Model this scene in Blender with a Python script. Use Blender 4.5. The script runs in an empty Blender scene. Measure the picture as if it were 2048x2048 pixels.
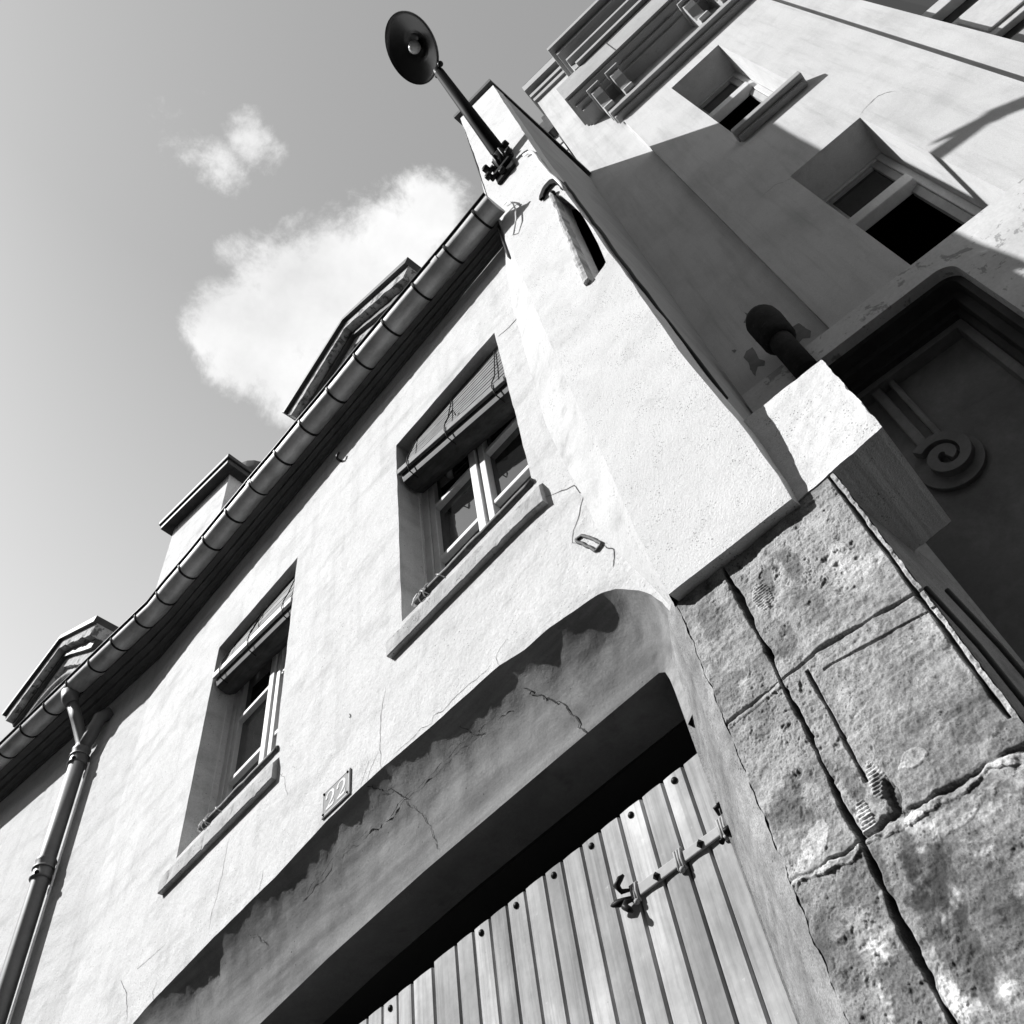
import bpy, bmesh, math, random
import numpy as np
from mathutils import Vector, Matrix, noise, geometry
random.seed(5)
R_=math.radians
# ------------------------------------------------------------------ calibration
# Surveyed camera: focal length, pitch, roll.  All measures are in units of the
# distance D from the camera to the old house's facade, then scaled to metres.
D=1.8; CAMH=1.6
FOC=1846.2; ROLL=R_(11.908); PITCH=R_(54.668); A1=R_(-39.530); A2=R_(-31.671)
def _cam():
    fw=np.array([0,math.cos(PITCH),math.sin(PITCH)]); r=np.array([1.,0,0]); dn=-np.cross(r,fw)
    c,s=math.cos(ROLL),math.sin(ROLL)
    return np.array([c*r+s*dn,-s*r+c*dn,fw])
WF=np.array([[math.cos(A1),math.sin(A1),0],[-math.sin(A1),math.cos(A1),0],[0,0,1]])
MC=WF@_cam().T
def ray(px,py): return MC@np.array([px-1024.,py-1024.,FOC])
def onY(px,py,Y): d=ray(px,py); return d*Y/d[1]
def onZ(px,py,z): d=ray(px,py); return d*z/d[2]
B_=A2-A1
X2=np.array([math.cos(B_),math.sin(B_),0]); Y2=np.array([-math.sin(B_),math.cos(B_),0])
CT=float(Y2@np.array([-.368,1.6376,4.968]))          # distance of the tall building's front
def onT(px,py,off=0):
    d=ray(px,py); q=d*((CT-off)/(Y2@d)); return (float(X2@q),float(q[2]))
def zoomf(x0,y0,s): return lambda x,y:(x0+x*s,y0+y*s)
ZA=zoomf(700,0,.3623);ZB=zoomf(1300,0,.3872);ZC=zoomf(1300,500,.3872);ZD=zoomf(1300,1100,.4907)
ZE=zoomf(700,600,.3623);ZF=zoomf(300,1050,.3623);ZG=zoomf(0,1150,.4648);ZH=zoomf(700,1300,.4141)
ZI=zoomf(1040,0,.2588);ZJ=zoomf(700,0,.2588);ZK=zoomf(500,350,.3106);ZL=zoomf(200,850,.233)
ZN=zoomf(1150,1480,.2070);ZO=zoomf(1650,350,.206);ZP=zoomf(1550,0,.2578)
def F3(p): return Vector((D*p[0],D*p[1]-D,D*p[2]+CAMH))            # facade frame -> world metres
def T3(p):                                                         # tall frame (u, off, z) -> world
    q=X2*p[0]+Y2*(CT-p[1]); return Vector((D*q[0],D*q[1]-D,D*p[2]+CAMH))
SUN=np.array([.49167,.5354,-.68674])

scene=bpy.context.scene
col=scene.collection

# ------------------------------------------------------------------ materials
def mat(name,base=.5,var=.12,scale=2.,rough=.85,metal=0.,bumps=((40,.25,.004),),spec=None,streak=None,
        attr=None,specular=.3,patch=None,fine=.08,fscale=60,stretch=(1,1,1)):
    m=bpy.data.materials.new(name); m.use_nodes=True
    nt=m.node_tree; N=nt.nodes; L=nt.links; bs=N['Principled BSDF']
    bs.inputs['Roughness'].default_value=rough; bs.inputs['Metallic'].default_value=metal
    bs.inputs['Specular IOR Level'].default_value=specular
    tc=N.new('ShaderNodeTexCoord'); mp=N.new('ShaderNodeMapping'); mp.inputs['Scale'].default_value=stretch
    L.new(tc.outputs['Object'],mp.inputs[0]); co=mp.outputs[0]
    def nz(s,det=6,ro=.6,c=None,dist=0):
        n=N.new('ShaderNodeTexNoise'); n.inputs['Scale'].default_value=s; n.inputs['Detail'].default_value=det
        n.inputs['Roughness'].default_value=ro; n.inputs['Distortion'].default_value=dist
        L.new(c or co,n.inputs['Vector']); return n.outputs['Fac']
    def mth(op,a,b,c=None,clamp=False):
        n=N.new('ShaderNodeMath'); n.operation=op; n.use_clamp=clamp
        for i,v in enumerate((a,b,c)):
            if v is None: continue
            if isinstance(v,(int,float)): n.inputs[i].default_value=v
            else: L.new(v,n.inputs[i])
        return n.outputs[0]
    def rng(x,a,b,c,d):
        n=N.new('ShaderNodeMapRange'); n.clamp=True
        for i,v in enumerate((x,a,b,c,d)):
            if isinstance(v,(int,float)): n.inputs[i].default_value=v
            else: L.new(v,n.inputs[i])
        return n.outputs[0]
    v=rng(nz(scale),.3,.7,base*(1-var),base*(1+var))
    v=mth('MULTIPLY',v,rng(nz(fscale,4),.25,.75,1-fine,1+fine))
    if patch:                       # worn / stained patches: (scale, low, high, multiplier)
        for (s,a,b,k) in patch:
            v=mth('MULTIPLY',v,rng(nz(s,9,.68,dist=.4),a,b,1,k))
    if spec:                        # small pits: (scale, radius, multiplier)
        for (s,r,k) in spec:
            vo=N.new('ShaderNodeTexVoronoi'); vo.inputs['Scale'].default_value=s; L.new(co,vo.inputs['Vector'])
            a=rng(vo.outputs['Distance'],r*.55,r,k,1)
            g=rng(nz(s*.13,4),.5,.6,0,1)
            v=mth('MULTIPLY',v,mth('ADD',mth('MULTIPLY',mth('SUBTRACT',a,1),g),1))
    if streak:                      # runs of dirt: (xyz scale, low, high, multiplier)
        for (sc,a,b,k) in streak:
            m2=N.new('ShaderNodeMapping'); m2.inputs['Scale'].default_value=sc; L.new(tc.outputs['Object'],m2.inputs[0])
            v=mth('MULTIPLY',v,rng(nz(1,7,.62,m2.outputs[0]),a,b,1,k))
    if attr:
        at=N.new('ShaderNodeAttribute'); at.attribute_name=attr
        v=mth('MULTIPLY',v,at.outputs['Fac'])
    cb=N.new('ShaderNodeCombineColor')
    for i in range(3): L.new(v,cb.inputs[i])
    L.new(cb.outputs[0],bs.inputs['Base Color'])
    prev=None
    for (s,st,di) in bumps:
        b=N.new('ShaderNodeBump'); b.inputs['Strength'].default_value=st; b.inputs['Distance'].default_value=di
        L.new(nz(s,10,.72),b.inputs['Height'])
        if prev: L.new(prev,b.inputs['Normal'])
        prev=b.outputs['Normal']
    if prev: L.new(prev,bs.inputs['Normal'])
    return m
M={}
M['plaster']=mat('white_plaster',.57,.08,1.6,.9,bumps=((5,.5,.02),(45,.45,.006),(160,.3,.003)),
    spec=((70,.22,.45),(26,.12,.35)),streak=(((2.2,2.2,7.),.5,.74,.74),((10,10,1.3),.52,.75,.85)),patch=((1.6,.5,.72,.8),(6,.55,.75,.78),(22,.64,.76,.7)),fine=.14,fscale=110)
M['flank']=mat('stained_flank_plaster',.47,.1,2.4,.92,bumps=((6,.3,.02),(60,.3,.005)),spec=((60,.25,.4),),patch=((3,.5,.72,.75),(9,.55,.72,.72)),fine=.14,fscale=120)
M['roughcast']=mat('roughcast_render',.6,.07,2.2,.95,bumps=((4,.3,.02),(120,.6,.006),(260,.5,.003)),
    spec=((95,.3,.35),(150,.25,.45)),patch=((2.4,.5,.75,.8),(7,.58,.78,.74)),fine=.16,fscale=170)
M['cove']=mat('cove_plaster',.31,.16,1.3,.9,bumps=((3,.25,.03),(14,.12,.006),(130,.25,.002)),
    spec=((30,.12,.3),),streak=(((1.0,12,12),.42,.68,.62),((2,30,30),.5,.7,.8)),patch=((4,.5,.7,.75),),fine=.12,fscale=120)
M['stone']=mat('old_limestone',.30,.3,4,.95,bumps=((60,.45,.006),(200,.4,.003)),attr='tone',
    spec=((90,.3,.4),(170,.3,.5)),patch=((7,.52,.7,.68),(30,.6,.7,.6),(45,.64,.72,1.5)),fine=.4,fscale=230)
M['sill']=mat('weathered_sill_stone',.4,.25,9,.95,bumps=((50,.7,.006),(160,.5,.003)),spec=((60,.3,.35),),patch=((14,.55,.7,.5),))
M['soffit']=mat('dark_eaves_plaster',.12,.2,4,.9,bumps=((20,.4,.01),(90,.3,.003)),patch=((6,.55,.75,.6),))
M['void']=mat('dark_interior',.015,.1,2,.95,bumps=())
M['zinc']=mat('old_zinc',.46,.3,5,.58,.35,bumps=((12,.12,.004),(90,.1,.002)),streak=(((3,14,14),.5,.75,.62),),specular=.5)
M['zincpipe']=mat('painted_downpipe',.14,.15,6,.55,.2,bumps=((40,.12,.003),),patch=((12,.6,.72,.75),),specular=.4)
M['iron']=mat('black_iron',.018,.3,12,.42,0,bumps=((60,.2,.003),),specular=.06)
M['lampin']=mat('black_enamel',.01,.15,9,.3,0,bumps=((8,.05,.003),),specular=.5)
M['armblack']=mat('matt_black_paint',.008,.2,9,.6,0,bumps=(),specular=.03)
M['bulb']=mat('frosted_bulb',.5,.1,20,.25,0,bumps=(),specular=.5)
M['gate']=mat('painted_gate_boards',.33,.22,3.5,.7,bumps=((30,.12,.003),),stretch=(1,1,1),specular=.14,
    streak=(((70,70,2.2),.45,.75,.62),((4,4,1.4),.45,.68,1.6),((2,2,1.0),.5,.7,.7)),spec=((24,.07,.5),),patch=((9,.62,.75,1.25),(30,.66,.72,1.5)),attr='tone')
M['roll_shaded']=mat('blind_slats_shaded',.06,.3,14,.7,bumps=((40,.2,.002),),streak=(((4,50,50),.45,.7,.55),))  # slat wood darkened, puts the roll's underside shade into its colour
M['strap']=mat('painted_iron_strap',.30,.15,9,.6,bumps=((60,.2,.002),),specular=.2)
M['blind']=mat('blind_slats',.12,.3,14,.7,bumps=((40,.2,.002),),streak=(((4,50,50),.45,.7,.55),))
M['whitewood']=mat('white_painted_wood',.52,.1,9,.6,bumps=((60,.25,.002),),spec=((40,.14,.5),),streak=(((50,50,4),.6,.8,.8),))
M['greywood']=mat('grey_painted_wood',.3,.15,9,.6,bumps=((60,.2,.002),))
M['cord']=mat('pale_cord',.6,.1,40,.9,bumps=())
M['rod']=mat('dark_wood_rod',.07,.4,25,.7,bumps=((60,.4,.003),),patch=((30,.55,.7,3.),))
M['crack']=mat('crack_dirt',.06,.3,30,.95,bumps=())
M['plate']=mat('enamel_plate',.24,.05,9,.6,bumps=(),specular=.05,patch=((30,.62,.7,1.4),))
M['digit']=mat('white_enamel',.62,.05,9,.6,bumps=(),specular=.05)
M['render']=mat('smooth_wall_render',.54,.06,1.5,.9,bumps=((5,.18,.01),(120,.2,.002)),patch=((2.2,.45,.75,.82),(9,.6,.8,.9)),streak=(((9,9,1.1),.48,.75,.8),((30,30,1.5),.56,.76,.84)),fine=.13,fscale=160)
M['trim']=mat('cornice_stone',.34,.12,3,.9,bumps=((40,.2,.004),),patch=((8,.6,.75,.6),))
M['roofdark']=mat('dark_roof_zinc',.05,.3,8,.6,.2,bumps=((30,.3,.004),))
M['shopband']=mat('peeling_shop_render',.58,.14,3,.9,bumps=((12,.3,.006),(90,.3,.002)),patch=((7,.57,.6,.55),(16,.62,.65,.6)),fine=.1)
M['shop']=mat('dark_shop_paint',.16,.18,3,.75,bumps=((14,.15,.004),(90,.12,.002)),patch=((2.5,.45,.75,1.6),))
M['shopsoffit']=mat('dark_moulding_paint',.04,.3,6,.7,bumps=((20,.2,.004),))
M['blackpipe']=mat('sooty_pipe',.02,.4,15,.9,bumps=((60,.5,.004),),patch=((25,.6,.7,2.5),))
M['cablewhite']=mat('white_cable',.65,.1,30,.6,bumps=())
M['cableblack']=mat('black_cable',.03,.1,30,.7,bumps=())
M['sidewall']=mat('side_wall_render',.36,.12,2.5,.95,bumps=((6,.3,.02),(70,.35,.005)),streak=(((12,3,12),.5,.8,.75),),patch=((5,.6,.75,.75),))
M['blocker']=mat('grey_blocker_front',.16,.15,1,.95,bumps=())
M['peeled']=mat('bare_peeled_render',.2,.25,8,.95,bumps=((60,.4,.004),))
M['street']=mat('street_paving',.07,.2,3,.9,bumps=((30,.4,.01),))
M['dormerstone']=mat('peeling_dormer_stone',.42,.25,9,.95,bumps=((40,.7,.01),(140,.5,.004)),patch=((12,.53,.6,.3),(25,.6,.66,.35)))
def glass(name,r=.03):
    m=bpy.data.materials.new(name); m.use_nodes=True; b=m.node_tree.nodes['Principled BSDF']
    b.inputs['Base Color'].default_value=(.012,.012,.012,1); b.inputs['Roughness'].default_value=r
    b.inputs['IOR'].default_value=1.75
    n=m.node_tree.nodes.new('ShaderNodeTexNoise'); n.inputs['Scale'].default_value=2.2
    bp=m.node_tree.nodes.new('ShaderNodeBump'); bp.inputs['Strength'].default_value=.06; bp.inputs['Distance'].default_value=.02
    m.node_tree.links.new(n.outputs['Fac'],bp.inputs['Height']); m.node_tree.links.new(bp.outputs[0],b.inputs['Normal'])
    return m
M['glass']=glass('window_glass')
M['curtain']=mat('pale_curtain',.4,.15,6,.9,bumps=((10,.3,.01),),streak=(((16,16,1.5),.4,.7,.75),))

# ------------------------------------------------------------------ mesh builder
class MB:
    def __init__(s,sp=F3): s.v=[];s.f=[];s.sp=sp;s.smooth=set()
    def add(s,vs,fs,smooth=False):
        o=len(s.v); s.v+= [s.sp(p) for p in vs]
        for f in fs:
            if smooth: s.smooth.add(len(s.f))
            s.f.append(tuple(i+o for i in f))
        return s
    def box(s,x0,x1,y0,y1,z0,z1):
        vs=[(x,y,z) for x in (x0,x1) for y in (y0,y1) for z in (z0,z1)]
        return s.add(vs,[(0,1,3,2),(4,6,7,5),(0,4,5,1),(2,3,7,6),(0,2,6,4),(1,5,7,3)])
    def hexa(s,a,b):            # two quads, corresponding corners
        return s.add(list(a)+list(b),[(3,2,1,0),(4,5,6,7)]+[(i,(i+1)%4,4+(i+1)%4,4+i) for i in range(4)])
    def grid(s,fn,nu,nv,smooth=True):
        vs=[fn(i/(nu-1),j/(nv-1)) for i in range(nu) for j in range(nv)]
        fs=[(i*nv+j,(i+1)*nv+j,(i+1)*nv+j+1,i*nv+j+1) for i in range(nu-1) for j in range(nv-1)]
        return s.add(vs,fs,smooth)
    def prism(s,poly,y0,y1,holes=(),caps=(True,True),order='xz'):
        # poly in (a,z) extruded along the middle axis
        loops=[poly]+list(holes)
        flat=[Vector((p[0],p[1],0)) for l in loops for p in l]
        tris=geometry.tessellate_polygon([[Vector((p[0],p[1],0)) for p in l] for l in loops])
        n=len(flat)
        vs=[(p.x,y0,p.y) for p in flat]+[(p.x,y1,p.y) for p in flat]
        fs=[]
        if caps[0]: fs+=[tuple(t) for t in tris]
        if caps[1]: fs+=[tuple(i+n for i in reversed(t)) for t in tris]
        o=0
        for l in loops:
            k=len(l)
            for i in range(k):
                a,b=o+i,o+(i+1)%k; fs.append((a,b,b+n,a+n))
            o+=k
        return s.add(vs,fs)
    def tube(s,pts,r,n=10,caps=True,arc=None):
        pts=[np.array(s.sp(p)) for p in pts]; rs=r if hasattr(r,'__len__') else [r]*len(pts)
        rs=[x*D for x in rs]
        o=len(s.v); up=None
        for i,p in enumerate(pts):
            t=pts[min(i+1,len(pts)-1)]-pts[max(i-1,0)]; t/=np.linalg.norm(t)
            if up is None:
                up=np.array([0,0,1.]) if abs(t[2])<.9 else np.array([0,1.,0])
            a=up-t*(up@t); a/=np.linalg.norm(a); b=np.cross(t,a); up=a
            for k in range(n):
                th=2*math.pi*k/n; s.v.append(Vector(p+rs[i]*(a*math.cos(th)+b*math.sin(th))))
        for i in range(len(pts)-1):
            for k in range(n):
                s.smooth.add(len(s.f)); s.f.append((o+i*n+k,o+i*n+(k+1)%n,o+(i+1)*n+(k+1)%n,o+(i+1)*n+k))
        if caps:
            s.f.append(tuple(o+k for k in reversed(range(n)))); e=o+(len(pts)-1)*n; s.f.append(tuple(e+k for k in range(n)))
        return s
    def ball(s,c,r,n=10,sc=(1,1,1)):
        vs=[];fs=[]
        for i in range(n+1):
            for k in range(2*n):
                th=math.pi*i/n; ph=math.pi*k/n
                vs.append((c[0]+r*sc[0]*math.sin(th)*math.cos(ph),c[1]+r*sc[1]*math.sin(th)*math.sin(ph),c[2]+r*sc[2]*math.cos(th)))
        for i in range(n):
            for k in range(2*n): fs.append((i*2*n+k,(i+1)*2*n+k,(i+1)*2*n+(k+1)%(2*n),i*2*n+(k+1)%(2*n)))
        return s.add(vs,fs,True)
    def build(s,name,m,parent=None,bevel=0,org=None):
        o0=org if org is not None else ORG.get(root(parent).name if parent else None,Vector((0,0,0)))
        me=bpy.data.meshes.new(name); me.from_pydata([tuple(v-o0) for v in s.v],[],s.f)
        me.polygons.foreach_set('use_smooth',[i in s.smooth for i in range(len(s.f))])
        bm=bmesh.new(); bm.from_mesh(me); bmesh.ops.recalc_face_normals(bm,faces=bm.faces); bm.to_mesh(me); bm.free()
        me.materials.append(m); me.update()
        ob=bpy.data.objects.new(name,me); col.objects.link(ob)
        if parent: ob.parent=parent
        else:
            ob.location=o0; ORG[ob.name]=o0
        if bevel:
            b=ob.modifiers.new('bevel','BEVEL'); b.width=bevel*D; b.segments=2; b.limit_method='ANGLE'; b.angle_limit=R_(40)
        return ob
ORG={}
def root(o):
    while o.parent: o=o.parent
    return o
def tag(o,label,cat,group=None,kind=None):
    if label: o['label']=label
    if cat: o['category']=cat
    if group: o['group']=group
    if kind: o['kind']=kind
    return o
def thing(name,label,cat,loc,group=None):
    o=bpy.data.objects.new(name,None); col.objects.link(o); o.location=loc; o.empty_display_size=.2
    ORG[o.name]=Vector(loc); return tag(o,label,cat,group)
def nz(x,y,z=0,s=1,oct=3):
    return noise.fractal(Vector((x*s,y*s,z*s)),.9,2.1,oct)
def lerp(a,b,t): return a+(b-a)*t
def interp(x,xs,ys):
    return float(np.interp(x,xs,ys))

# ================================================================== OLD HOUSE
house=thing('old_house','old white plastered house with carriage gate, two small windows and long zinc gutter','house',F3((-1.5,1.2,-.889)))
GROUND=-CAMH/D
# ---- wall
xr=-.47; xb=-3.05
zb=3.30
def bendY(x): return 1.0 if x>=xb else 1.0-.113*(xb-x)-.006*(xb-x)**2
arch_px=[ZE(1770,1722),ZE(1720,1668),ZE(1650,1622),ZE(1590,1603),ZE(1530,1592),ZE(1470,1592),ZE(1400,1612),ZE(1350,1640),ZE(1250,1705),ZE(1100,1810),ZE(960,1932),ZF(1932,770),ZF(1560,1105),ZF(1275,1345),ZF(1130,1480),ZF(960,1650),ZF(700,1932),ZG(1100,1380),ZG(850,1630),ZG(620,1870),ZG(570,1932)]
arch_f=[(-.508,1.06),(-.510,1.12)]+[(float(q[0]),float(q[2])) for q in (onY(px,py,1.0) for px,py in arch_px)]
arch_f+=[(-2.5,arch_f[-1][1]-.02),(-2.56,1.25),(-2.585,1.15),(-2.59,1.05)]
def densify(pl,n):
    pl=np.array(pl); s=np.concatenate([[0],np.cumsum(np.linalg.norm(np.diff(pl,axis=0),axis=1))]); t=np.linspace(0,s[-1],n)
    return [(float(np.interp(a,s,pl[:,0])),float(np.interp(a,s,pl[:,1]))) for a in t]
af=densify(arch_f,190)
af=[(x+.003*nz(x,z,1,14,3),z+.0026*nz(x,z,7,9,3)+.0006*nz(x,z,5,60,2)) for x,z in af]
W1=(-1.268,-.743,1.842,2.752); W2=(-2.412,-1.869,1.828,2.765)
def wobble_rect(x0,x1,z0,z1,a=.0025,n=26):
    pl=[(x0,z0),(x1,z0),(x1,z1),(x0,z1),(x0,z0)]
    d=densify(pl,n*4+1)[:-1]
    return [(x+a*nz(x,z,3,14,3),z+a*nz(x,z,9,14,3)) for x,z in d]
h1=wobble_rect(*W1); h2=wobble_rect(*W2)
outer=[(xr,zb),(xr,1.0),(-.50,1.0)]+af+[(-2.59,GROUND),(xb,GROUND),(xb,zb)]
wall=MB()
wall.prism(outer,1.0,1.10,holes=[h1,h2],caps=(True,False))
def bw(i,j):
    x=xb-i*3.4; return (x,bendY(x),lerp(GROUND,zb,j))
wall.grid(bw,16,2)
wall.box(-2.585,-2.45,1.1,1.5,GROUND,1.4)
house_wall=wall.build('wall',M['plaster'],house)
# ---- cove over the gate
arr=np.array(arch_f)
sF=np.concatenate([[0],np.cumsum(np.linalg.norm(np.diff(arr,axis=0),axis=1))]); sF/=sF[-1]
def inner_pt(x,z):
    if x>-.9 :
        # right end curls round the corner
        k=np.clip((-.508-x)/.392,0,1)
        xi=interp(k,[0,.02,.06,.12,.2,.35,1],[-.626,-.626,-.628,-.632,-.645,-.68,-.9]); zi=interp(k,[0,.02,.06,.12,.2,1],[1.04,1.10,1.15,1.172,1.181,1.184])
        if k<.02: zi=min(zi,z-.005) if z<1.1 else zi
        return xi,zi
    if x<-2.15:
        k=np.clip((-2.15-x)/.44,0,1); return -2.15-.07*k, interp(k,[0,.5,.85,1],[1.143,1.12,1.06,min(1.0,z)])
    return x,interp(x,[-2.3,-1.98,-1.7,-1.35,-.9],[1.132,1.155,1.175,1.186,1.184])
def inner_at(t): return inner_pt(float(np.interp(t,sF,arr[:,0])),float(np.interp(t,sF,arr[:,1])))
nU,nV=len(af),22
def covefn(i,j):
    k=int(round(i*(nU-1))); xf,zf=af[k]
    xn,zn=inner_at(k/(nU-1))
    th=j*math.pi/2
    dd=1-(1-j)**1.0
    # concave: goes in first, then curves down
    a=math.sin(th); b=1-math.cos(th)
    m_=.44+.10*nz(xf,0,3,3,2); a=m_*a+(1-m_)*j; b=m_*b+(1-m_)*j
    y=lerp(1.0,1.10,a); x=lerp(xf,xn,b); z=lerp(zf,zn,b)
    w=math.sin(math.pi*j)
    q=.0032*nz(x,z,2,7,4)*w+.0016*nz(x,z,5,30,3)*w
    return (x,y+q,z+q*.6)
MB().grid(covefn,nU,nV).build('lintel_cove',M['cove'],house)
so=MB()
inn=[inner_at(k/(nU-1)) for k in range(nU)]
so.grid(lambda i,j:(inn[int(round(i*(nU-1)))][0],lerp(1.10,1.235,j),inn[int(round(i*(nU-1)))][1]+.002),nU,2)
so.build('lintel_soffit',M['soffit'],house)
MB().box(-2.6,-.5,1.9,1.95,.2,1.3).box(-2.6,-.5,1.236,1.9,1.18,1.3).build('passage_interior',M['void'],house)

# ---- cracks in the plaster and the cove
cr='crack'
def ribbon(nm,pl,w,Y=.9992,jit=.006,n=30,sp=None):
    mb=MB()
    d=densify(pl,n)
    d=[(x+jit*nz(x,z,4,25,3),z+jit*nz(x,z,8,25,3)) for x,z in d]
    vs=[];fs=[]
    for k,(x,z) in enumerate(d):
        a=d[max(k-1,0)];b=d[min(k+1,len(d)-1)]; tx,tz=b[0]-a[0],b[1]-a[1]; l=math.hypot(tx,tz) or 1
        ww=w*(.35+.65*abs(nz(x,z,2,40,2))+.2)*(.25+.75*math.sin(math.pi*k/(len(d)-1))**.4)
        yy=Y(x) if callable(Y) else Y
        vs+=[(x-tz/l*ww,yy,z+tx/l*ww),(x+tz/l*ww,yy,z-tx/l*ww)]
    for k in range(len(d)-1): fs.append((2*k,2*k+1,2*k+3,2*k+2))
    mb.add(vs,fs); mb.build(nm,M['crack'],house)
def pxl(zf,*ps,Y=1.0): return [(lambda q:(q[0],q[2]))(onY(*zf(*p),Y)) for p in ps]
ribbon(cr,pxl(ZE,(1085,1085),(1150,1060),(1240,1025),(1255,1045),(1290,1075),(1265,1190),(1230,1300),(1225,1350),(1260,1345)),.0016)
ribbon(cr,pxl(ZE,(1390,1355),(1450,1375),(1460,1430),(1458,1480)),.0016)
ribbon(cr,pxl(ZE,(815,205),(880,150),(940,80),(1003,5)),.0028,jit=.003)
ribbon(cr,pxl(ZF,(1275,1345),(1270,1200),(1275,1050),(1300,900)),.0009)
ribbon(cr,pxl(ZF,(1550,1105),(1560,1060),(1620,1020),(1700,940),(1800,850),(1880,770)),.0009)
ribbon(cr,pxl(ZF,(1350,1260),(1440,1190),(1500,1120),(1550,1105)),.0008)
ribbon(cr,pxl(ZG,(615,1610),(590,1700),(720,1580)),.0008)
ribbon(cr,pxl(ZG,(548,1910),(545,1800),(520,1745)),.0013)
ribbon(cr,pxl(ZG,(640,600),(600,660),(580,720),(560,820),(520,930)),.0007)
ribbon(cr,pxl(ZG,(985,1130),(965,1240),(940,1360),(905,1480),(900,1530)),.0009)
ribbon(cr,pxl(ZG,(365,1355),(358,1385),(340,1410),(290,1440)),.0012)
ribbon(cr,pxl(ZF,(705,1360),(745,1400),(760,1500)),.0007)
ribbon(cr,pxl(ZF,(1100,1040),(1110,1060),(1095,1065)),.0022,n=8)
ribbon(cr,pxl(ZG,(182,880),(150,980),(90,1120),(15,1290)),.0008,Y=lambda x:bendY(x)-.0008)
# little arch-edge crack
for k in range(5):
    i=random.randint(20,160); x,z=af[i]; ribbon(cr,[(x,z),(x+random.uniform(-.02,.02),z+.03),(x+random.uniform(-.05,.05),z+.055)],.0008,n=10)
def cove_pt(x,v):
    k=min(range(nU),key=lambda k:abs(af[k][0]-x) if 12<k<175 else 9); p=covefn(k/(nU-1),v); n=(0,-.7,-.7)
    return (x+(p[0]-af[k][0])*1.0,p[1]-.0012,p[2]-.0012)
def cove_crack(seq,w,n=26):
    d=densify(seq,n); vs=[];fs=[]
    for k,(x,v) in enumerate(d):
        x+=.012*nz(x,v,1,18,3)
        vv=min(max(v+.05*nz(x,v,6,16,3),.02),.99)
        ww=w*(.4+abs(nz(x,v,3,50,2)))
        vs+=[cove_pt(x-ww,vv),cove_pt(x+ww,min(vv+ww*2,1))]
    for k in range(n-1): fs.append((2*k,2*k+1,2*k+3,2*k+2))
    MB().add(vs,fs).build('cove_crack',M['crack'],house)
cove_crack([(-.93,.35),(-.88,.55),(-.84,.8),(-.83,.98)],.003)
cove_crack([(-1.42,.05),(-1.36,.3),(-1.33,.45)],.003)
cove_crack([(-1.34,.45),(-1.31,.6),(-1.29,.95)],.0012)
cove_crack([(-.98,.4),(-1.1,.36),(-1.25,.4),(-1.4,.44),(-1.6,.36),(-1.75,.4)],.0026,60)
cove_crack([(-1.12,.2),(-1.07,.4)],.002,12); cove_crack([(-1.95,.3),(-1.9,.5)],.002,12)
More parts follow.
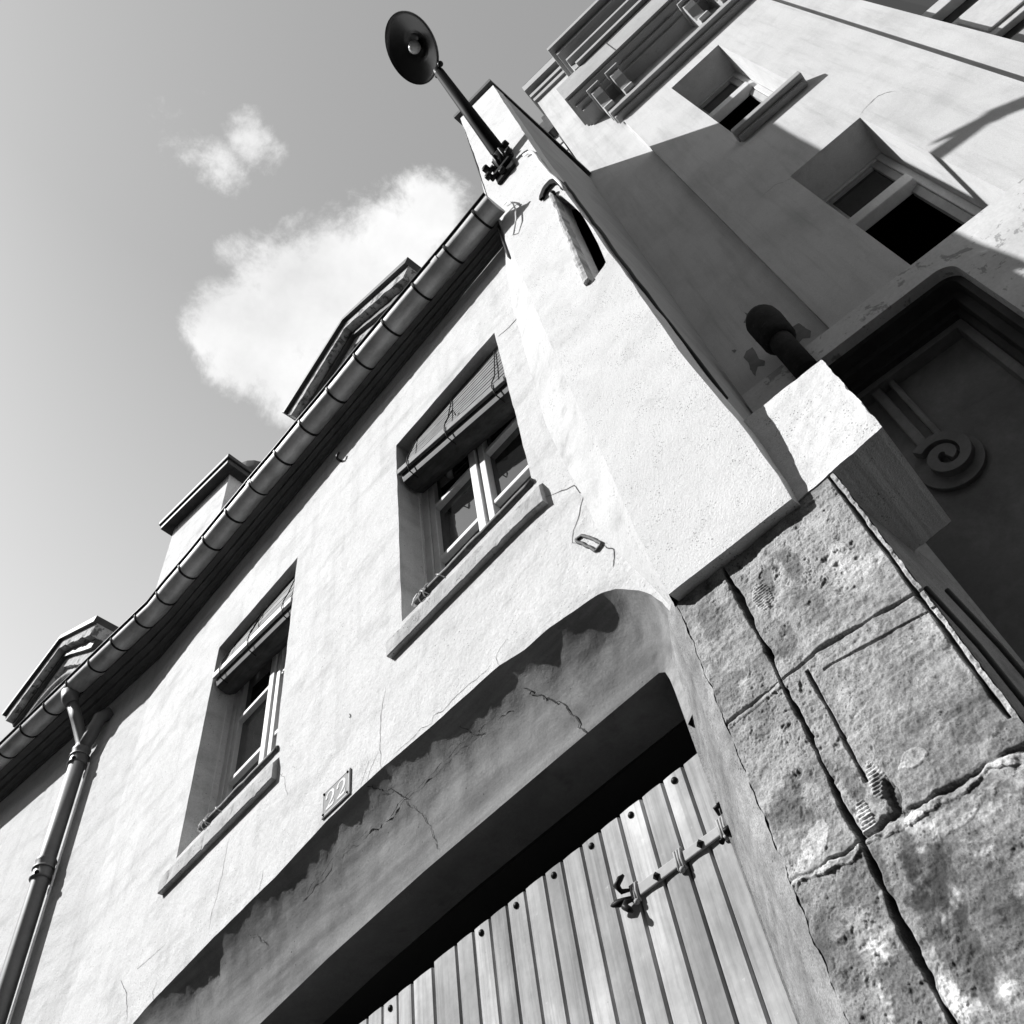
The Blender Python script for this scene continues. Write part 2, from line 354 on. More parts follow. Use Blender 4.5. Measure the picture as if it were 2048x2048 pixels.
# ---- windows
def house_window(W,fd,cx,bars,rodpx):
    x0,x1,z0,z1=W
    fy=1.098
    fr=MB()
    s=.036
    # outer frame, flush behind the reveal
    fr.box(x0-.01,x0+.030,fy,fy+.05,z0,z1+.01).box(x1-.03,x1+.01,fy,fy+.05,z0,z1+.01)
    fr.box(x0+.03,x1-.03,fy,fy+.05,z1-.04,z1+.01).box(x0+.03,x1-.03,fy,fy+.05,z0,z0+.035)
    w=fr.build('window',M['whitewood'],house,bevel=.003)
    for sd in (0,1):
        a=(x0+.031,cx-.004) if sd==0 else (cx+.004,x1-.031)
        lf=MB(); y0,y1=fy+.004,fy+.038
        st=.034
        if sd==0: lf.box(a[0],a[0]+.026,y0,y1,z0+.036,z1-.041).box(a[1]-.03,a[1],y0-.012,y1,z0+.036,z1-.041)
        else: lf.box(a[0],a[0]+.024,y0-.006,y1,z0+.036,z1-.041).box(a[1]-.026,a[1],y0,y1,z0+.036,z1-.041)
        b0,b1=a[0]+.026,a[1]-.027
        lf.box(b0,b1,y0,y1,z0+.036,z0+.075).box(b0,b1,y0,y1,z1-.085,z1-.041)
        for bz in bars: lf.box(b0,b1,y0-.002,y1,bz-.009,bz+.009)
        lf.build('casement',M['whitewood'],w,bevel=.0025)
        zz=[z0+.075]+list(bars)+[z1-.085]
        for q in range(len(zz)-1):
            a0=zz[q]+(.009 if q else 0); a1=zz[q+1]-(.009 if q<len(zz)-2 else 0)
            MB().box(b0,b1,y0+.018,y0+.021,a0,a1).build('pane',M['glass'],w)
    MB().box(x0,x1,fy+.052,fy+.06,z0,z1).build('dark_room',M['void'],w)
    # stone sill
    sl=MB(); sx0,sx1=x0-.046,x1+.028
    nx=110
    prof=[(1.0,z0-.100),(.9855,z0-.100),(.983,z0-.098),(.9825,z0-.072),(.9825,z0-.047),(.9845,z0-.044),(1.0,z0-.020),(1.1,z0)]
    def sf(i,j):
        x=lerp(sx0,sx1,i); k=int(round(j*(len(prof)-1))); y,z=prof[k]
        e=nz(x,z,3,26,4)*.0010+nz(x,z,6,70,2)*.0010-.007*max(0,nz(x,z,8,22,3)-.30)
        if k in (0,6,7): e*=.3
        drop=.012*max(0,(i-.8)/.2)**2 if W is W1 else 0
        return (x+e*.4,y+abs(e)*.8,z+e*.6-(drop if k<5 else 0))
    sl.grid(sf,nx,len(prof),False)
    for i,x in ((0,sx0),(1,sx1)):
        vs=[sf(i,k/(len(prof)-1)) for k in range(len(prof))]; sl.add(vs,[tuple(range(len(vs)))])
    sl.build('sill',M['sill'],w)
    # rod lying on the sill, tied with cord
    rx0,rx1=rodpx
    rd=MB(); rd.tube([(lerp(rx0,rx1,t),1.0+.002*nz(t,1,0,9),z0+.018+.0025*nz(t,2,0,7)) for t in np.linspace(0,1,18)],.0105,9)
    r_=rd.build('guard_rod',M['rod'],w)
    for q,xc in enumerate((rx0+.030,rx0+.038,rx0+.05,rx0+.105)):
        tilt=.012*(-1)**q
        MB().tube([(xc+tilt*math.sin(t),1.0-.0135*math.cos(t),z0+.018+.0145*math.sin(t)) for t in np.linspace(0,6.28,15)],.0016,5).build('cord',M['cord'],w)
    cd=MB(); cd.tube([(rx0-.012,1.0,z0+.016),(rx0+.004,.994,z0+.022),(rx0+.02,.993,z0+.026)],.006,6)
    cd.build('cord_end',M['cord'],w)
    # pull cord hanging in the reveal
    MB().tube([(x0+.032,1.06,z1-.3),(x0+.030,1.062,z0+.4),(x0+.036,1.058,z0+.03)],.0013,5).build('pull_cord',M['cord'],w)
    return w
wn1=house_window(W1,.1,-.994,(2.128,2.4),(-1.205,-.739))
wn2=house_window(W2,.1,-2.105,(2.121,2.40),(-2.272,-1.85))
# ---- chipped corner of the right sill, iron cramp, wall hook
ic=MB(); ip=pxl(ZE,(1250,1330),(1290,1300),(1395,1345),(1365,1388))
cen=(sum(p[0] for p in ip)/4,sum(p[1] for p in ip)/4)
loop=densify(ip+[ip[0]],33)
ic.tube([(x+.002*nz(x,z,2,60,2),.998,z+.002*nz(x,z,5,60,2)) for x,z in loop],.0042,6)
ic.build('wall_cramp',M['rod'],house)
hp=onY(645*1.06,853*1.06,1.0)
MB().tube([(hp[0],1.0,3.10),(hp[0],.985,3.10),(hp[0]+.005,.976,3.098),(hp[0]+.012,.974,3.106),(hp[0]+.016,.976,3.118)],.0055,7).build('wall_hook',M['iron'],house)

# ---- gutter
gp=[(964.3,440),(907.5,511.5),(845.4,586.7),(784,659),(726.7,725.8),(674,794),(618,859),(567,918),(515.7,977.7),(470.3,1035),(422.5,1088.8),(374,1146),(330.5,1199.5),(293.2,1248.4),(249.6,1296),(201,1338),(158,1380),(111.6,1423),(65.5,1467),(19.5,1508)]
GZ=3.31
gpts=[onZ(px,py,GZ) for px,py in gp]
gx=[p[0] for p in gpts][::-1]; gyv=[p[1] for p in gpts][::-1]
pf=np.polyfit([x for x in gx if x>-3.1],[y for x,y in zip(gx,gyv) if x>-3.1],2)
def gY(x):
    if x>-2.85: return float(np.polyval(pf,x))+.0035*nz(x,0,0,2.2,2)
    y0=float(np.polyval(pf,-2.85)); return y0-.112*(-2.85-x)
GR=.047
gxs=np.linspace(-.517,-4.7,150)
def gsec(x,th,r=GR): return (x,gY(x)-r*math.cos(th),GZ+.022-r*math.sin(th)+.003*nz(x,3,0,1.5,2))
gut=MB()
gut.grid(lambda i,j:gsec(lerp(-.517,-4.7,i),lerp(-.1,math.pi+.1,j)),150,22)
gut.grid(lambda i,j:gsec(lerp(-.517,-4.7,i),lerp(-.1,math.pi+.1,j),GR-.003),150,12)
gut.add([gsec(-.517,t) for t in np.linspace(-.1,math.pi+.1,16)],[tuple(range(16))])
gutter=gut.build('gutter',M['zinc'],house)
MB().tube([gsec(x,-.12,GR+.003) for x in gxs],.0062,8).build('gutter_bead',M['iron'],gutter)
br0=None
for i,p in enumerate(gpts):
    x=p[0]
    if br0 is None:
        mb=MB(); 
        for dx in (-.005,.005):
            pass
        mb.grid(lambda a,b:(x+lerp(-.0042,.0042,b),gY(x)-(GR+.0035)*math.cos(lerp(-.25,math.pi+.1,a)),GZ+.022-(GR+.0035)*math.sin(lerp(-.25,math.pi+.1,a))),22,2)
        for s_ in (-1,1):
            mb.grid(lambda a,b:(x+s_*.0042,gY(x)-(GR-.001+b*.0045)*math.cos(lerp(-.25,math.pi+.1,a)),GZ+.022-(GR-.001+b*.0045)*math.sin(lerp(-.25,math.pi+.1,a))),22,2)
        br0=mb.build('gutter_bracket',M['iron'],gutter); bx,by=x,gY(x)
    else:
        c=br0.copy(); col.objects.link(c); c.parent=gutter
        c.location=Vector((D*(x-bx),D*(gY(x)-by),D*.003*nz(x,3,0,1.5,2)))
# overlapping seams of the gutter lengths
for sx in (-.80,-2.02,-3.3):
    mb=MB(); mb.grid(lambda a,b:(lambda q:(q[0]-b*.03,q[1],q[2]))(gsec(sx,lerp(-.05,math.pi,a),GR+.0022)),20,2)
    mb.build('gutter_seam',M['zinc'],gutter)
# ---- eaves soffit
def wtop(x): return 3.168 if x>-.8 else 3.172-.004*0
prof=[(0,0),(.10,-.001),(.13,.012),(.36,.016),(.39,.034),(.60,.038),(.63,.052),(.9,.055),(1,.07)]
def eav(i,j):
    x=lerp(-.55,-4.7,i); k=int(round(j*(len(prof)-1))); a,b=prof[k]
    zt=3.268+.004*nz(x,0,0,1.3,2)
    y0=bendY(x)-.001; y1=gY(x)+GR-.006
    q=.004*nz(x,k*.3,0,6,4)
    zend=GZ+.03
    return (x,lerp(y0,y1,a),zt+(zend-zt)*b/.07+q)
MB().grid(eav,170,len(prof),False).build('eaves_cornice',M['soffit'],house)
# ---- roof
rf=MB()
rf.grid(lambda i,j:(lerp(-.56,-4.8,i),lerp(gY(lerp(-.56,-4.8,i))+GR,bendY(lerp(-.56,-4.8,i))+1.6,j),lerp(GZ+.04,4.55,j)),30,4)
rf.build('roof',M['roofdark'],house)
# ---- downpipe
def onLeft(px,py,stand):
    d=ray(px,py)
    x=-3.6
    for _ in range(12):
        t=(bendY(x)-stand)/d[1]; x=d[0]*t
    return d*t
pt=onLeft(*ZG(345,775),.045); pb=onLeft(*ZG(10,1830),.045)
pxm=(pt[0]+pb[0])/2; pym=(pt[1]+pb[1])/2
dp=MB()
dp.tube([(pt[0],pt[1],pt[2]+.05),(lerp(pt[0],pb[0],.5),lerp(pt[1],pb[1],.5),lerp(pt[2],pb[2],.5)),(pb[0],pb[1],pb[2]),(pb[0]*2-pt[0],pb[1]*2-pt[1],pb[2]*2-pt[2]),(pb[0]*2-pt[0],pb[1]*2-pt[1],GROUND)],.0335,16)
down=dp.build('downpipe',M['zincpipe'],house)
for t in (0,.52):
    c=np.array(pt)+(np.array(pb)-np.array(pt))*t
    mb=MB(); e=(np.array(pb)-np.array(pt)); e/=np.linalg.norm(e)
    mb.tube([c-e*.03,c-e*.026,c-e*.018,c+e*.05,c+e*.058,c+e*.062],[.036,.041,.038,.038,.043,.036],16)
    mb.tube([c+e*.01,c+e*.018],[.043,.043],16)
    mb.build('pipe_collar',M['zincpipe'],down)
    MB().ball((c[0]+.03,c[1]-.03,c[2]-.05),.009,6).build('clamp_screw',M['iron'],down)
gx0=onZ(*ZG(300,520),GZ-.03)
gq=(gx0[0],gY(gx0[0]),GZ-.02)
fn=MB(); fn.tube([(gq[0],gq[1],gq[2]+.01),(gq[0],gq[1]+.005,gq[2]-.03),(gq[0]+.004,gq[1]+.02,gq[2]-.055)],[.044,.037,.03],16)
fn.tube([(gq[0]+.004,gq[1]+.02,gq[2]-.05),(lerp(gq[0],pt[0],.5),lerp(gq[1],pt[1],.5),lerp(gq[2]-.05,pt[2]+.06,.4)),(pt[0],pt[1],pt[2]+.05),(pt[0],pt[1],pt[2]+.01)],.027,14)
fn.build('gutter_outlet',M['zincpipe'],down)
q2=onLeft(*ZG(430,615),.04)
MB().tube([(pt[0],pt[1],pt[2]+.02),(lerp(pt[0],q2[0],.6),lerp(pt[1],q2[1],.6),lerp(pt[2]+.02,q2[2],.55)),(q2[0],q2[1],q2[2]),(q2[0]+.015,q2[1]+.035,q2[2]+.035)],.03,12).build('branch_pipe',M['zincpipe'],down)
wr=MB(); wr.tube([(lerp(pt[0],pb[0],t)+.052,bendY(pt[0])-.012,lerp(pt[2],pb[2],t)) for t in np.linspace(.06,1.6,8)],.0042,6); wr.build('pale_cable',M['cablewhite'],down)
# ---- dormers
def dormer(P,apex,Q,zs,depth,label):
    # P,Q = outer lower tips of the pediment (x,y), apex x,y ; zs = tip z, apex z
    P=np.array(P);Q=np.array(Q); ex=(Q-P); Wd=np.linalg.norm(ex); ex/=Wd; ny=np.array([-ex[1],ex[0]])   # ny points into the roof
    if ny[1]<0: ny=-ny
    zt,za=zs
    ax=float((np.array(apex)-P)@ex)
    def sp(p): # local (a along, b depth inwards, z)
        q=P+ex*p[0]+ny*p[1]; return F3((q[0],q[1],p[2]))
    o=None
    def rake(y0,y1,i0,i1,m,name,par,amp=0,n=24):
        # band between inset i0 and i1 (measured downwards), from depth y0 (front) to y1
        mb=MB(sp)
        for sd in (0,1):
            def fn(i,j):
                a=lerp(0,ax,i) if sd==0 else lerp(Wd,ax,i)
                zc=lerp(zt,za,i)
                j4=int(round(j*4))
                (yy,ii)=[(y1,i1),(y0,i1),(y0,i0),(y1,i0),(y1,i1)][j4]
                e=amp*(nz(a,ii*7,sd,9,4)+.6*nz(a,ii*9,sd,30,3)) if ii==i1 else 0
                a2=lerp(a,ax,min(1,ii*1.2))
                return (a2,yy,zc-ii+e)
            mb.grid(fn,n,5,False)
            c0=[(lerp(0 if sd==0 else Wd,ax,ii*1.2),yy,zt-ii) for (yy,ii) in ((y1,i1),(y0,i1),(y0,i0),(y1,i0))]
            mb.add(c0,[(0,1,2,3)])
        return mb.build(name,m,par)
    wallm=MB(sp); zl=3.5
    pl=[(.2,zl),(Wd-.2,zl),(Wd-.2,zt-.1),(ax,za-.14),(.2,zt-.1)]
    wallm.prism(pl,.10,1.1)
    d_=wallm.build('dormer',M['dormerstone'],house); d_['label']=label
    rake(-.02,1.0,0,.035,M['roofdark'],'roof_edge',d_)
    rake(.004,1.0,.036,.105,M['dormerstone'],'raking_cornice',d_,.012)
    rake(.05,.9,.106,.16,M['roofdark'],'bed_moulding',d_,.006)
    rake(.075,.9,.161,.235,M['dormerstone'],'lower_moulding',d_,.012)
    # segmental window head below
    hd=MB(sp)
    for (r,y) in ((.30,.07),(.25,.085)):
        hd.tube([(ax+1.25*r*math.cos(t),y,zt-.42+r*1.0*math.sin(t)) for t in np.linspace(.2,math.pi-.2,20)],.02,6)
    hd.build('window_head',M['dormerstone'],d_)
    return d_
dormer((-2.413,1.106),(-1.843,1.115),(-1.246,1.121),(4.78,5.09),.1,'dormer nearer the street lamp')
dormer((-5.459,.869),(-4.897,.919),(-4.326,.974),(4.75,5.05),.1,'dormer at the far left end')
# ---- chimney
def chimney():
    zc=5.6
    a=onZ(*ZL(515,895),zc); b=onZ(*ZL(1095,320),zc); c=onZ(*ZL(1290,470),zc)
    ex=b[:2]-a[:2]; Wd=np.linalg.norm(ex); ex/=Wd; ny=np.array([-ex[1],ex[0]])
    def sp(p):
        q=a[:2]+ex*p[0]+ny*p[1]; return F3((q[0],q[1],p[2]))
    ins=.07; dp=.42
    body=MB(sp); body.box(ins,Wd-ins,ins,dp,3.6,zc); 
    ch=body.build('chimney',M['plaster'],house)
    MB(sp).box(0,Wd,0,dp+.07,zc,zc+.05).box(-.015,Wd+.015,-.015,dp+.08,zc+.05,zc+.09).build('chimney_cap',M['roofdark'],ch,bevel=.006)
    MB(sp).tube([(Wd-.15,.3,zc+.09),(Wd-.15,.3,zc+.3)],[.16,.15],18).build('chimney_pot',M['roofdark'],ch)
chimney()
# ---- gate
GY=1.15
gro=[(1363,1530),(1323,1563),(1281,1596),(1237,1633),(1199,1662),(1162,1693),(1123,1722),(1088,1751),(1049,1782),(1013,1811),(979,1838),(946,1863),(912,1890),(865,1927),(824,1967),(795,1989),(765,2014)]
gxs_=[float(onY(px,py,GY)[0]) for px,py in gro]
edges=[-.60]+gxs_
while edges[-1]>-2.4: edges.append(edges[-1]-.0525)
gtm=MB(); gtone=[]; ztop=1.0225
thick=13
for i in range(len(edges)-1):
    xa,xb_=edges[i+1],edges[i]; g=.0022 if i+1!=14 and i!=14 else .0045
    zt=ztop+.0015*nz(i*3.1,0)+(0 if i<14 else -.007)
    dy=.0012*nz(i*1.7,5)
    # a board with eased edges, slightly cupped
    x0,x1=xa+g/2+.0006,xb_-g/2-.0006
    nn=5
    sec=[(x0,GY+.032),(x0,GY+.003)]+[(lerp(x0+.0025,x1-.0025,t),GY+dy-.0012*math.sin(math.pi*t)) for t in np.linspace(0,1,nn)]+[(x1,GY+.003),(x1,GY+.032)]
    k=len(sec)
    vs=[(x,y,z) for z in (GROUND+.03,.2,.6,zt) for x,y in sec]
    fs=[(r*k+q,r*k+q+1,(r+1)*k+q+1,(r+1)*k+q) for r in range(3) for q in range(k-1)]
    fs.append(tuple(3*k+q for q in range(k)))
    gtm.add(vs,fs); gtone+=[1+.16*math.sin(i*2.4)+random.uniform(-.1,.1)]*len(vs)
gtm.box(-2.42,-.6,GY+.034,GY+.05,GROUND+.03,ztop-.012)
gate=gtm.build('gate',M['gate'],house)
a_=gate.data.attributes.new('tone','FLOAT','POINT'); a_.data.foreach_set('value',gtone+[.5]*8)
bpx=[(-.71,1.001),(-.817,1.0),(-.919,1.0),(-1.021,1.001),(-1.128,1.0),(-1.231,1.0),(-1.523,.992),(-1.63,.991),(-1.735,.99)]
b0=None
for x,z in bpx:
    x*=GY/1.14; z*=GY/1.14
    if b0 is None:
        mb=MB(); mb.ball((x,GY-.001,z-.003),.0068,7,(1,.75,1)); b0=mb.build('bolt',M['iron'],gate); o0=(x,z)
    else:
        c=b0.copy(); col.objects.link(c); c.parent=gate; c.location=Vector((D*(x-o0[0]),0,D*(z-o0[1])))
st=MB(); sy=GY-.007; k=1.003
def sc(x,z): return (x*k,z*k)
sxa,sza=sc(-.842,.866); sxb,szb=sc(-.66,.866)
st.hexa([(sxa,GY-.001,sza-.0105),(sxb,GY-.001,szb-.009),(sxb,GY-.001,szb+.009),(sxa,GY-.001,sza+.0105)],[(sxa,sy,sza-.0105),(sxb,sy,szb-.009),(sxb,sy,szb+.009),(sxa,sy,sza+.0105)])
strap=st.build('strap_hinge',M['strap'],gate,bevel=.002)
for x in (-.8,-.701):
    a,b=sc(x,.866); r=.008
    MB().add([(a-r,sy-.0005,b),(a,sy-.0005,b-r*1.1),(a+r,sy-.0005,b),(a,sy-.0005,b+r*1.1),(a,sy-.008,b)],[(0,1,4),(1,2,4),(2,3,4),(3,0,4)]).build('diamond_bolt',M['iron'],strap)
for x,h in ((-.7485,.019),(-.852,.017),(-.653,.019)):
    a,b=sc(x,.866); cl=MB()
    for dx in (-.005,.001,.007):
        cl.tube([(a+dx,sy+.004,b-h),(a+dx,sy-.001,b-h*.8),(a+dx*.8,sy-.002,b),(a+dx,sy-.001,b+h*.8),(a+dx,sy+.004,b+h)],.0027,7)
    cl.ball((a+.002,sy-.002,b-h-.001),.0052,6)
    cl.build('strap_collar',M['strap'],strap)
def leaf(pts,r): r=[q*.8 for q in r]; MB().tube([(sc(x,z)[0],y,sc(x,z)[1]) for x,y,z in pts],r,8).build('strap_finial',M['iron'],strap)
leaf([(-.856,sy,.874),(-.868,sy-.012,.873),(-.872,sy-.017,.884),(-.864,sy-.013,.895),(-.857,sy-.010,.899)],[.003,.006,.008,.007,.003])
leaf([(-.856,sy,.860),(-.870,sy-.006,.860),(-.882,sy-.010,.860),(-.893,sy-.012,.862),(-.897,sy-.012,.863)],[.004,.007,.009,.005,.002])
leaf([(-.856,sy,.856),(-.864,sy-.012,.852),(-.866,sy-.016,.843),(-.859,sy-.015,.835),(-.855,sy-.013,.829)],[.003,.006,.008,.007,.003])
leaf([(-.649,sy-.002,.886),(-.645,sy-.013,.892),(-.637,sy-.008,.897)],[.003,.006,.005])
leaf([(-.649,sy-.002,.850),(-.640,sy-.015,.846),(-.632,sy-.010,.852)],[.004,.008,.005])
leaf([(-.655,sy-.002,.848),(-.657,sy-.010,.838)],[.004,.006])

# ================================================================== HOUSE NUMBER
npl=thing('number_plate','enamel house number plate 22 fixed to the white wall above the gate arch','sign',F3((-1.538,1.0,1.435)))
pc=[(-1.597,1.508),(-1.481,1.515),(-1.478,1.438),(-1.591,1.433)]
x0,x1,z0,z1=-1.595,-1.480,1.435,1.511
MB().box(x0,x1,.9952,.9995,z0,z1).build('plate',M['plate'],npl,bevel=.001)
bd=MB(); t=.0022
bd.box(x0+.003,x1-.003,.9944,.9951,z1-.003-t,z1-.003).box(x0+.003,x1-.003,.9944,.9951,z0+.003,z0+.003+t)
bd.box(x0+.003,x0+.003+t,.9944,.9951,z0+.003+t,z1-.003-t).box(x1-.003-t,x1-.003,.9944,.9951,z0+.003+t,z1-.003-t)
bd.build('border',M['digit'],npl)
def digit2(cx,cz,w,h):
    pts=[(-.42,.22),(-.40,.36),(-.22,.47),(.02,.5),(.26,.44),(.38,.28),(.34,.08),(.16,-.1),(-.06,-.25),(-.3,-.4),(-.42,-.44)]
    wd=[.17,.10,.07,.08,.14,.19,.18,.12,.08,.06,.05]
    d=MB(); vs=[];fs=[]
    P=densify(pts,40); sq=np.linspace(0,1,len(pts)); 
    for k,(x,z) in enumerate(P):
        a=P[max(k-1,0)];b=P[min(k+1,39)]; tx,tz=b[0]-a[0],b[1]-a[1]; l=math.hypot(tx,tz)
        ww=float(np.interp(k/39,sq,wd))*.62
        for s_ in (1,-1): vs.append((cx+(x-s_*tz/l*ww)*w,.9946,cz+(z+s_*tx/l*ww)*h))
    fs=[(2*k,2*k+1,2*k+3,2*k+2) for k in range(39)]
    d.add(vs,fs)
    base=[(-.46,-.5),(.30,-.5),(.46,-.42),(.48,-.22),(.42,-.22),(.36,-.33),(.1,-.35),(-.2,-.34),(-.36,-.36),(-.46,-.44)]
    d.prism([(cx+x*w,cz+z*h) for x,z in base],.9944,.9950)
    ds=[(cx-.40*w+.12*w*math.cos(t),cz+.22*h+.09*h*math.sin(t)) for t in np.linspace(0,6.2,14)]
    d.prism(ds,.9941,.9945)
    return d.build('digit',M['digit'],npl)
digit2(-1.5605,1.473,.036,.048); digit2(-1.5145,1.473,.036,.048)
for a in (x0+.008,x1-.008):
    for b in (z0+.008,z1-.008): MB().ball((a,.9945,b),.0034,5).build('screw',M['iron'],npl)

# ================================================================== ROLL-UP BLINDS
def blind(W,za,zb_,label,bright):
    # za, zb_ : height of the roll's axis at its left and right end
    x0,x1,z0,z1=W
    b=thing('roll_blind',label,'window blind',F3(((x0+x1)/2,1.0,(za+zb_)/2)),'roll up blinds in the house windows')
    R0=.046; YR=1.052
    def zr(x): return lerp(za,zb_,(x-x0)/(x1-x0))
    n=13
    sl=MB()
    for k in range(n):
        a=k/n; c=(k+.74)/n
        for xs_ in ((x0+.055-.02*a,(x0+x1)/2),((x0+x1)/2,x1-.008)):
            q=[]
            for (x,t) in ((xs_[0],a),(xs_[1],a),(xs_[1],c),(xs_[0],c)):
                q.append((x,lerp(1.036,1.008,t)+.0015*nz(k,x,0,3),lerp(z1-.004,zr(x)+.03,t)+.002*nz(k,x,2,4)))
            sl.hexa(q,[(p[0],p[1]+.006,p[2]) for p in q])
    sl.build('slat_curtain',M['blind'],b)
    rl=MB(); nseg=19; vs=[]
    for x in (x0+.014,x1-.004):
        for k in range(nseg):
            th=2*math.pi*k/nseg; r=R0*(1+.035*((k*7)%3-1))
            vs.append((x,YR-r*math.cos(th),zr(x)+r*math.sin(th)))
    fs=[(k,(k+1)%nseg,nseg+(k+1)%nseg,nseg+k) for k in range(nseg)]+[tuple(range(nseg)),tuple(range(2*nseg-1,nseg-1,-1))]
    rl.add(vs,fs); rl.build('roll',M['roll_shaded'],b,bevel=.002)
    xa,xc=x0+.008,x1-.004
    q=[(xa,.994,zr(xa)+.004),(xc,.994,zr(xc)+.004),(xc,.994,zr(xc)+.032),(xa,.994,zr(xa)+.032)]
    MB().hexa(q,[(p[0],1.006,p[2]) for p in q]).build('bottom_batten',M['whitewood'] if bright else M['blind'],b,bevel=.002)
    for t in (.12,.48,.9):
        x=lerp(x0,x1,t); z=zr(x)
        MB().tube([(x+.012,1.03,z1-.03),(x+.01,1.004,z+.09),(x+.004,.992,z+.045),(x,.990,z+.01),(x+.003,1.0,z-.03),(x+.006,1.03,z-.045)],.0022,5).build('blind_cord',M['iron'],b)
    x=lerp(x0,x1,.5); z=zr(x)
    MB().tube([(x,.99,z+.05),(x+.03,1.0,z+.10),(x+.035,1.004,z+.06)],.002,5).build('blind_cord',M['iron'],b)
    return b
blind(W1,2.55,2.405,'rolled up slat blind in the window nearest the street lamp',False)
blind(W2,2.585,2.51,'rolled up slat blind with a bright batten, window above the number plate',True)

# ================================================================== PLASTER PIER (upper)
pier=thing('plaster_pier','tall white roughcast pier rising above the roof beside the gutter end','pier',F3((-.4,1.1,1.1)))
PY=.95
ptop_l=(-.577,5.142); ptop_r=(-.337,4.97)
lf=[(-.577,5.142),(-.566,4.238),(-.572,3.68),(-.552,3.025),(-.544,2.557),(-.527,1.927),(-.509,1.621),(-.503,1.309),(-.4885,1.147)]
rt=[(-.229,1.122),(-.234,1.3685),(-.2565,1.705),(-.262,1.95),(-.276,2.45),(-.293,2.978),(-.312,3.666),(-.337,4.97)]
def dens2(p,n,a): 
    d=densify(p,n); return [(x+a*nz(x,z,3,20,4),z) for x,z in d]
lf_=dens2(lf,60,.003); rt_=dens2(rt,60,.0035)
bot=[(lerp(-.4885,-.229,t),lerp(1.147,1.122,t)+.0010*nz(t,0,0,3,2)) for t in np.linspace(.03,.97,24)]
slot=[(-.327,3.02),(-.312,2.985),(-.298,2.86),(-.285,2.72),(-.285,2.60),(-.288,2.45),(-.295,2.322),(-.306,2.314),(-.355,2.302),(-.352,2.40),(-.347,2.55),(-.339,2.8),(-.332,2.95)]
pm=MB(); pm.prism(lf_+bot+rt_,PY,1.02,holes=[slot],caps=(True,False))
pm.prism(slot,PY+.09,PY+.1)
pm.add([(p[0],PY+.09,p[1]) for p in slot],[tuple(range(len(slot)))])
pm.build('shaft',M['roughcast'],pier)
# left flank, easing into the facade plane
fk=MB()
def flank(i,j):
    k=int(round(i*(len(lf_)-1))); x,z=lf_[k]
    w=interp(z,[1.14,1.25,1.5,2.0,2.8,3.3,5.2],[.022,.04,.105,.13,.10,.05,.03])
    t=j; return (x-w*t+.002*nz(z,t,3,9,3)*math.sin(math.pi*t),lerp(PY,1.001,t if j<1 else 1)+(.0008 if 0<j<1 else 0)*nz(x,z,1,30,2),z)
fk.grid(flank,len(lf_),9)
fk.build('flank',M['flank'],pier)
# upper body above the roof, going back to the neighbour
ub=MB()
def bk(z,u=-.1255):
    q=X2*u+Y2*(CT-.002); return (q[0],q[1],z)
sw=MB()
nn=len(rt_)
rows=[]
for k,(x,z) in enumerate(rt_):
    b=bk(z*1.0); rows.append([(lerp(x,b[0],t)+.006*nz(t*3,z,0,2,3)*math.sin(math.pi*t),lerp(PY,b[1],t),z+0) for t in np.linspace(0,1,10)])
vs=[p for r in rows for p in r]
fs=[(a*10+q,a*10+q+1,(a+1)*10+q+1,(a+1)*10+q) for a in range(nn-1) for q in range(9)]
sw.add(vs,fs,True)
sw.build('side_wall',M['sidewall'],pier)
bkw=MB(); b=bk(4.97)
bkw.add([(-.577,PY+.001,5.142),(-.337,PY+.001,4.97),b,(b[0]-.24,b[1],5.14)],[(0,1,2,3)])
bkw.add([(-.577,PY+.001,5.142),(b[0]-.24,b[1],5.14),(b[0]-.24,b[1],3.0),(-.577,PY+.001,3.0)],[(0,1,2,3)])
bkw.add([(b[0]-.24,b[1],5.14),b,(b[0],b[1],3.0),(b[0]-.24,b[1],3.0)],[(0,1,2,3)])
bkw.build('back_wall',M['sidewall'],pier)
cp=MB(); 
cp.hexa([(-.60,PY-.022,5.150),(-.328,PY-.022,4.978),(b[0]+.02,b[1],4.978),(b[0]-.26,b[1],5.15)],[(-.60,PY-.022,5.20),(-.328,PY-.022,5.03),(b[0]+.02,b[1],5.03),(b[0]-.26,b[1],5.20)])
cp.build('coping',M['roofdark'],pier)
# rough stone strip beside the slot
sp_=MB()
def stf(i,j):
    z=lerp(3.045,2.312,i); xl=lerp(-.343,-.376,i)+.003*nz(z,1,0,12,3); xr_=interp(z,[2.30,2.40,2.55,2.8,2.95,3.05],[-.354,-.351,-.346,-.338,-.331,-.327])
    pr=[(xl,PY+.004),(xl+.002,PY-.012),(lerp(xl,xr_,.5),PY-.015),(xr_-.001,PY-.013),(xr_,PY+.02)]
    k=int(round(j*4)); x,y=pr[k]; return (x,y+.005*nz(x,z,4,45,4),z)
sp_.grid(stf,60,5,False)
sp_.add([stf(1,k/4) for k in range(5)],[(0,1,2,3,4)]); sp_.build('stone_strip',M['stone'],pier)
me=pier.children[-1].data; at=me.attributes.new('tone','FLOAT','POINT'); at.data.foreach_set('value',[1.25+.9*nz(v.co.x,v.co.z,0,9,4) for v in me.vertices])
ck=MB()
arcp=[(-.371,3.085),(-.366,3.105),(-.345,3.132),(-.318,3.128),(-.296,3.085),(-.288,3.01),(-.289,2.985)]
d_=densify(arcp,24)
vs=[];fs=[]
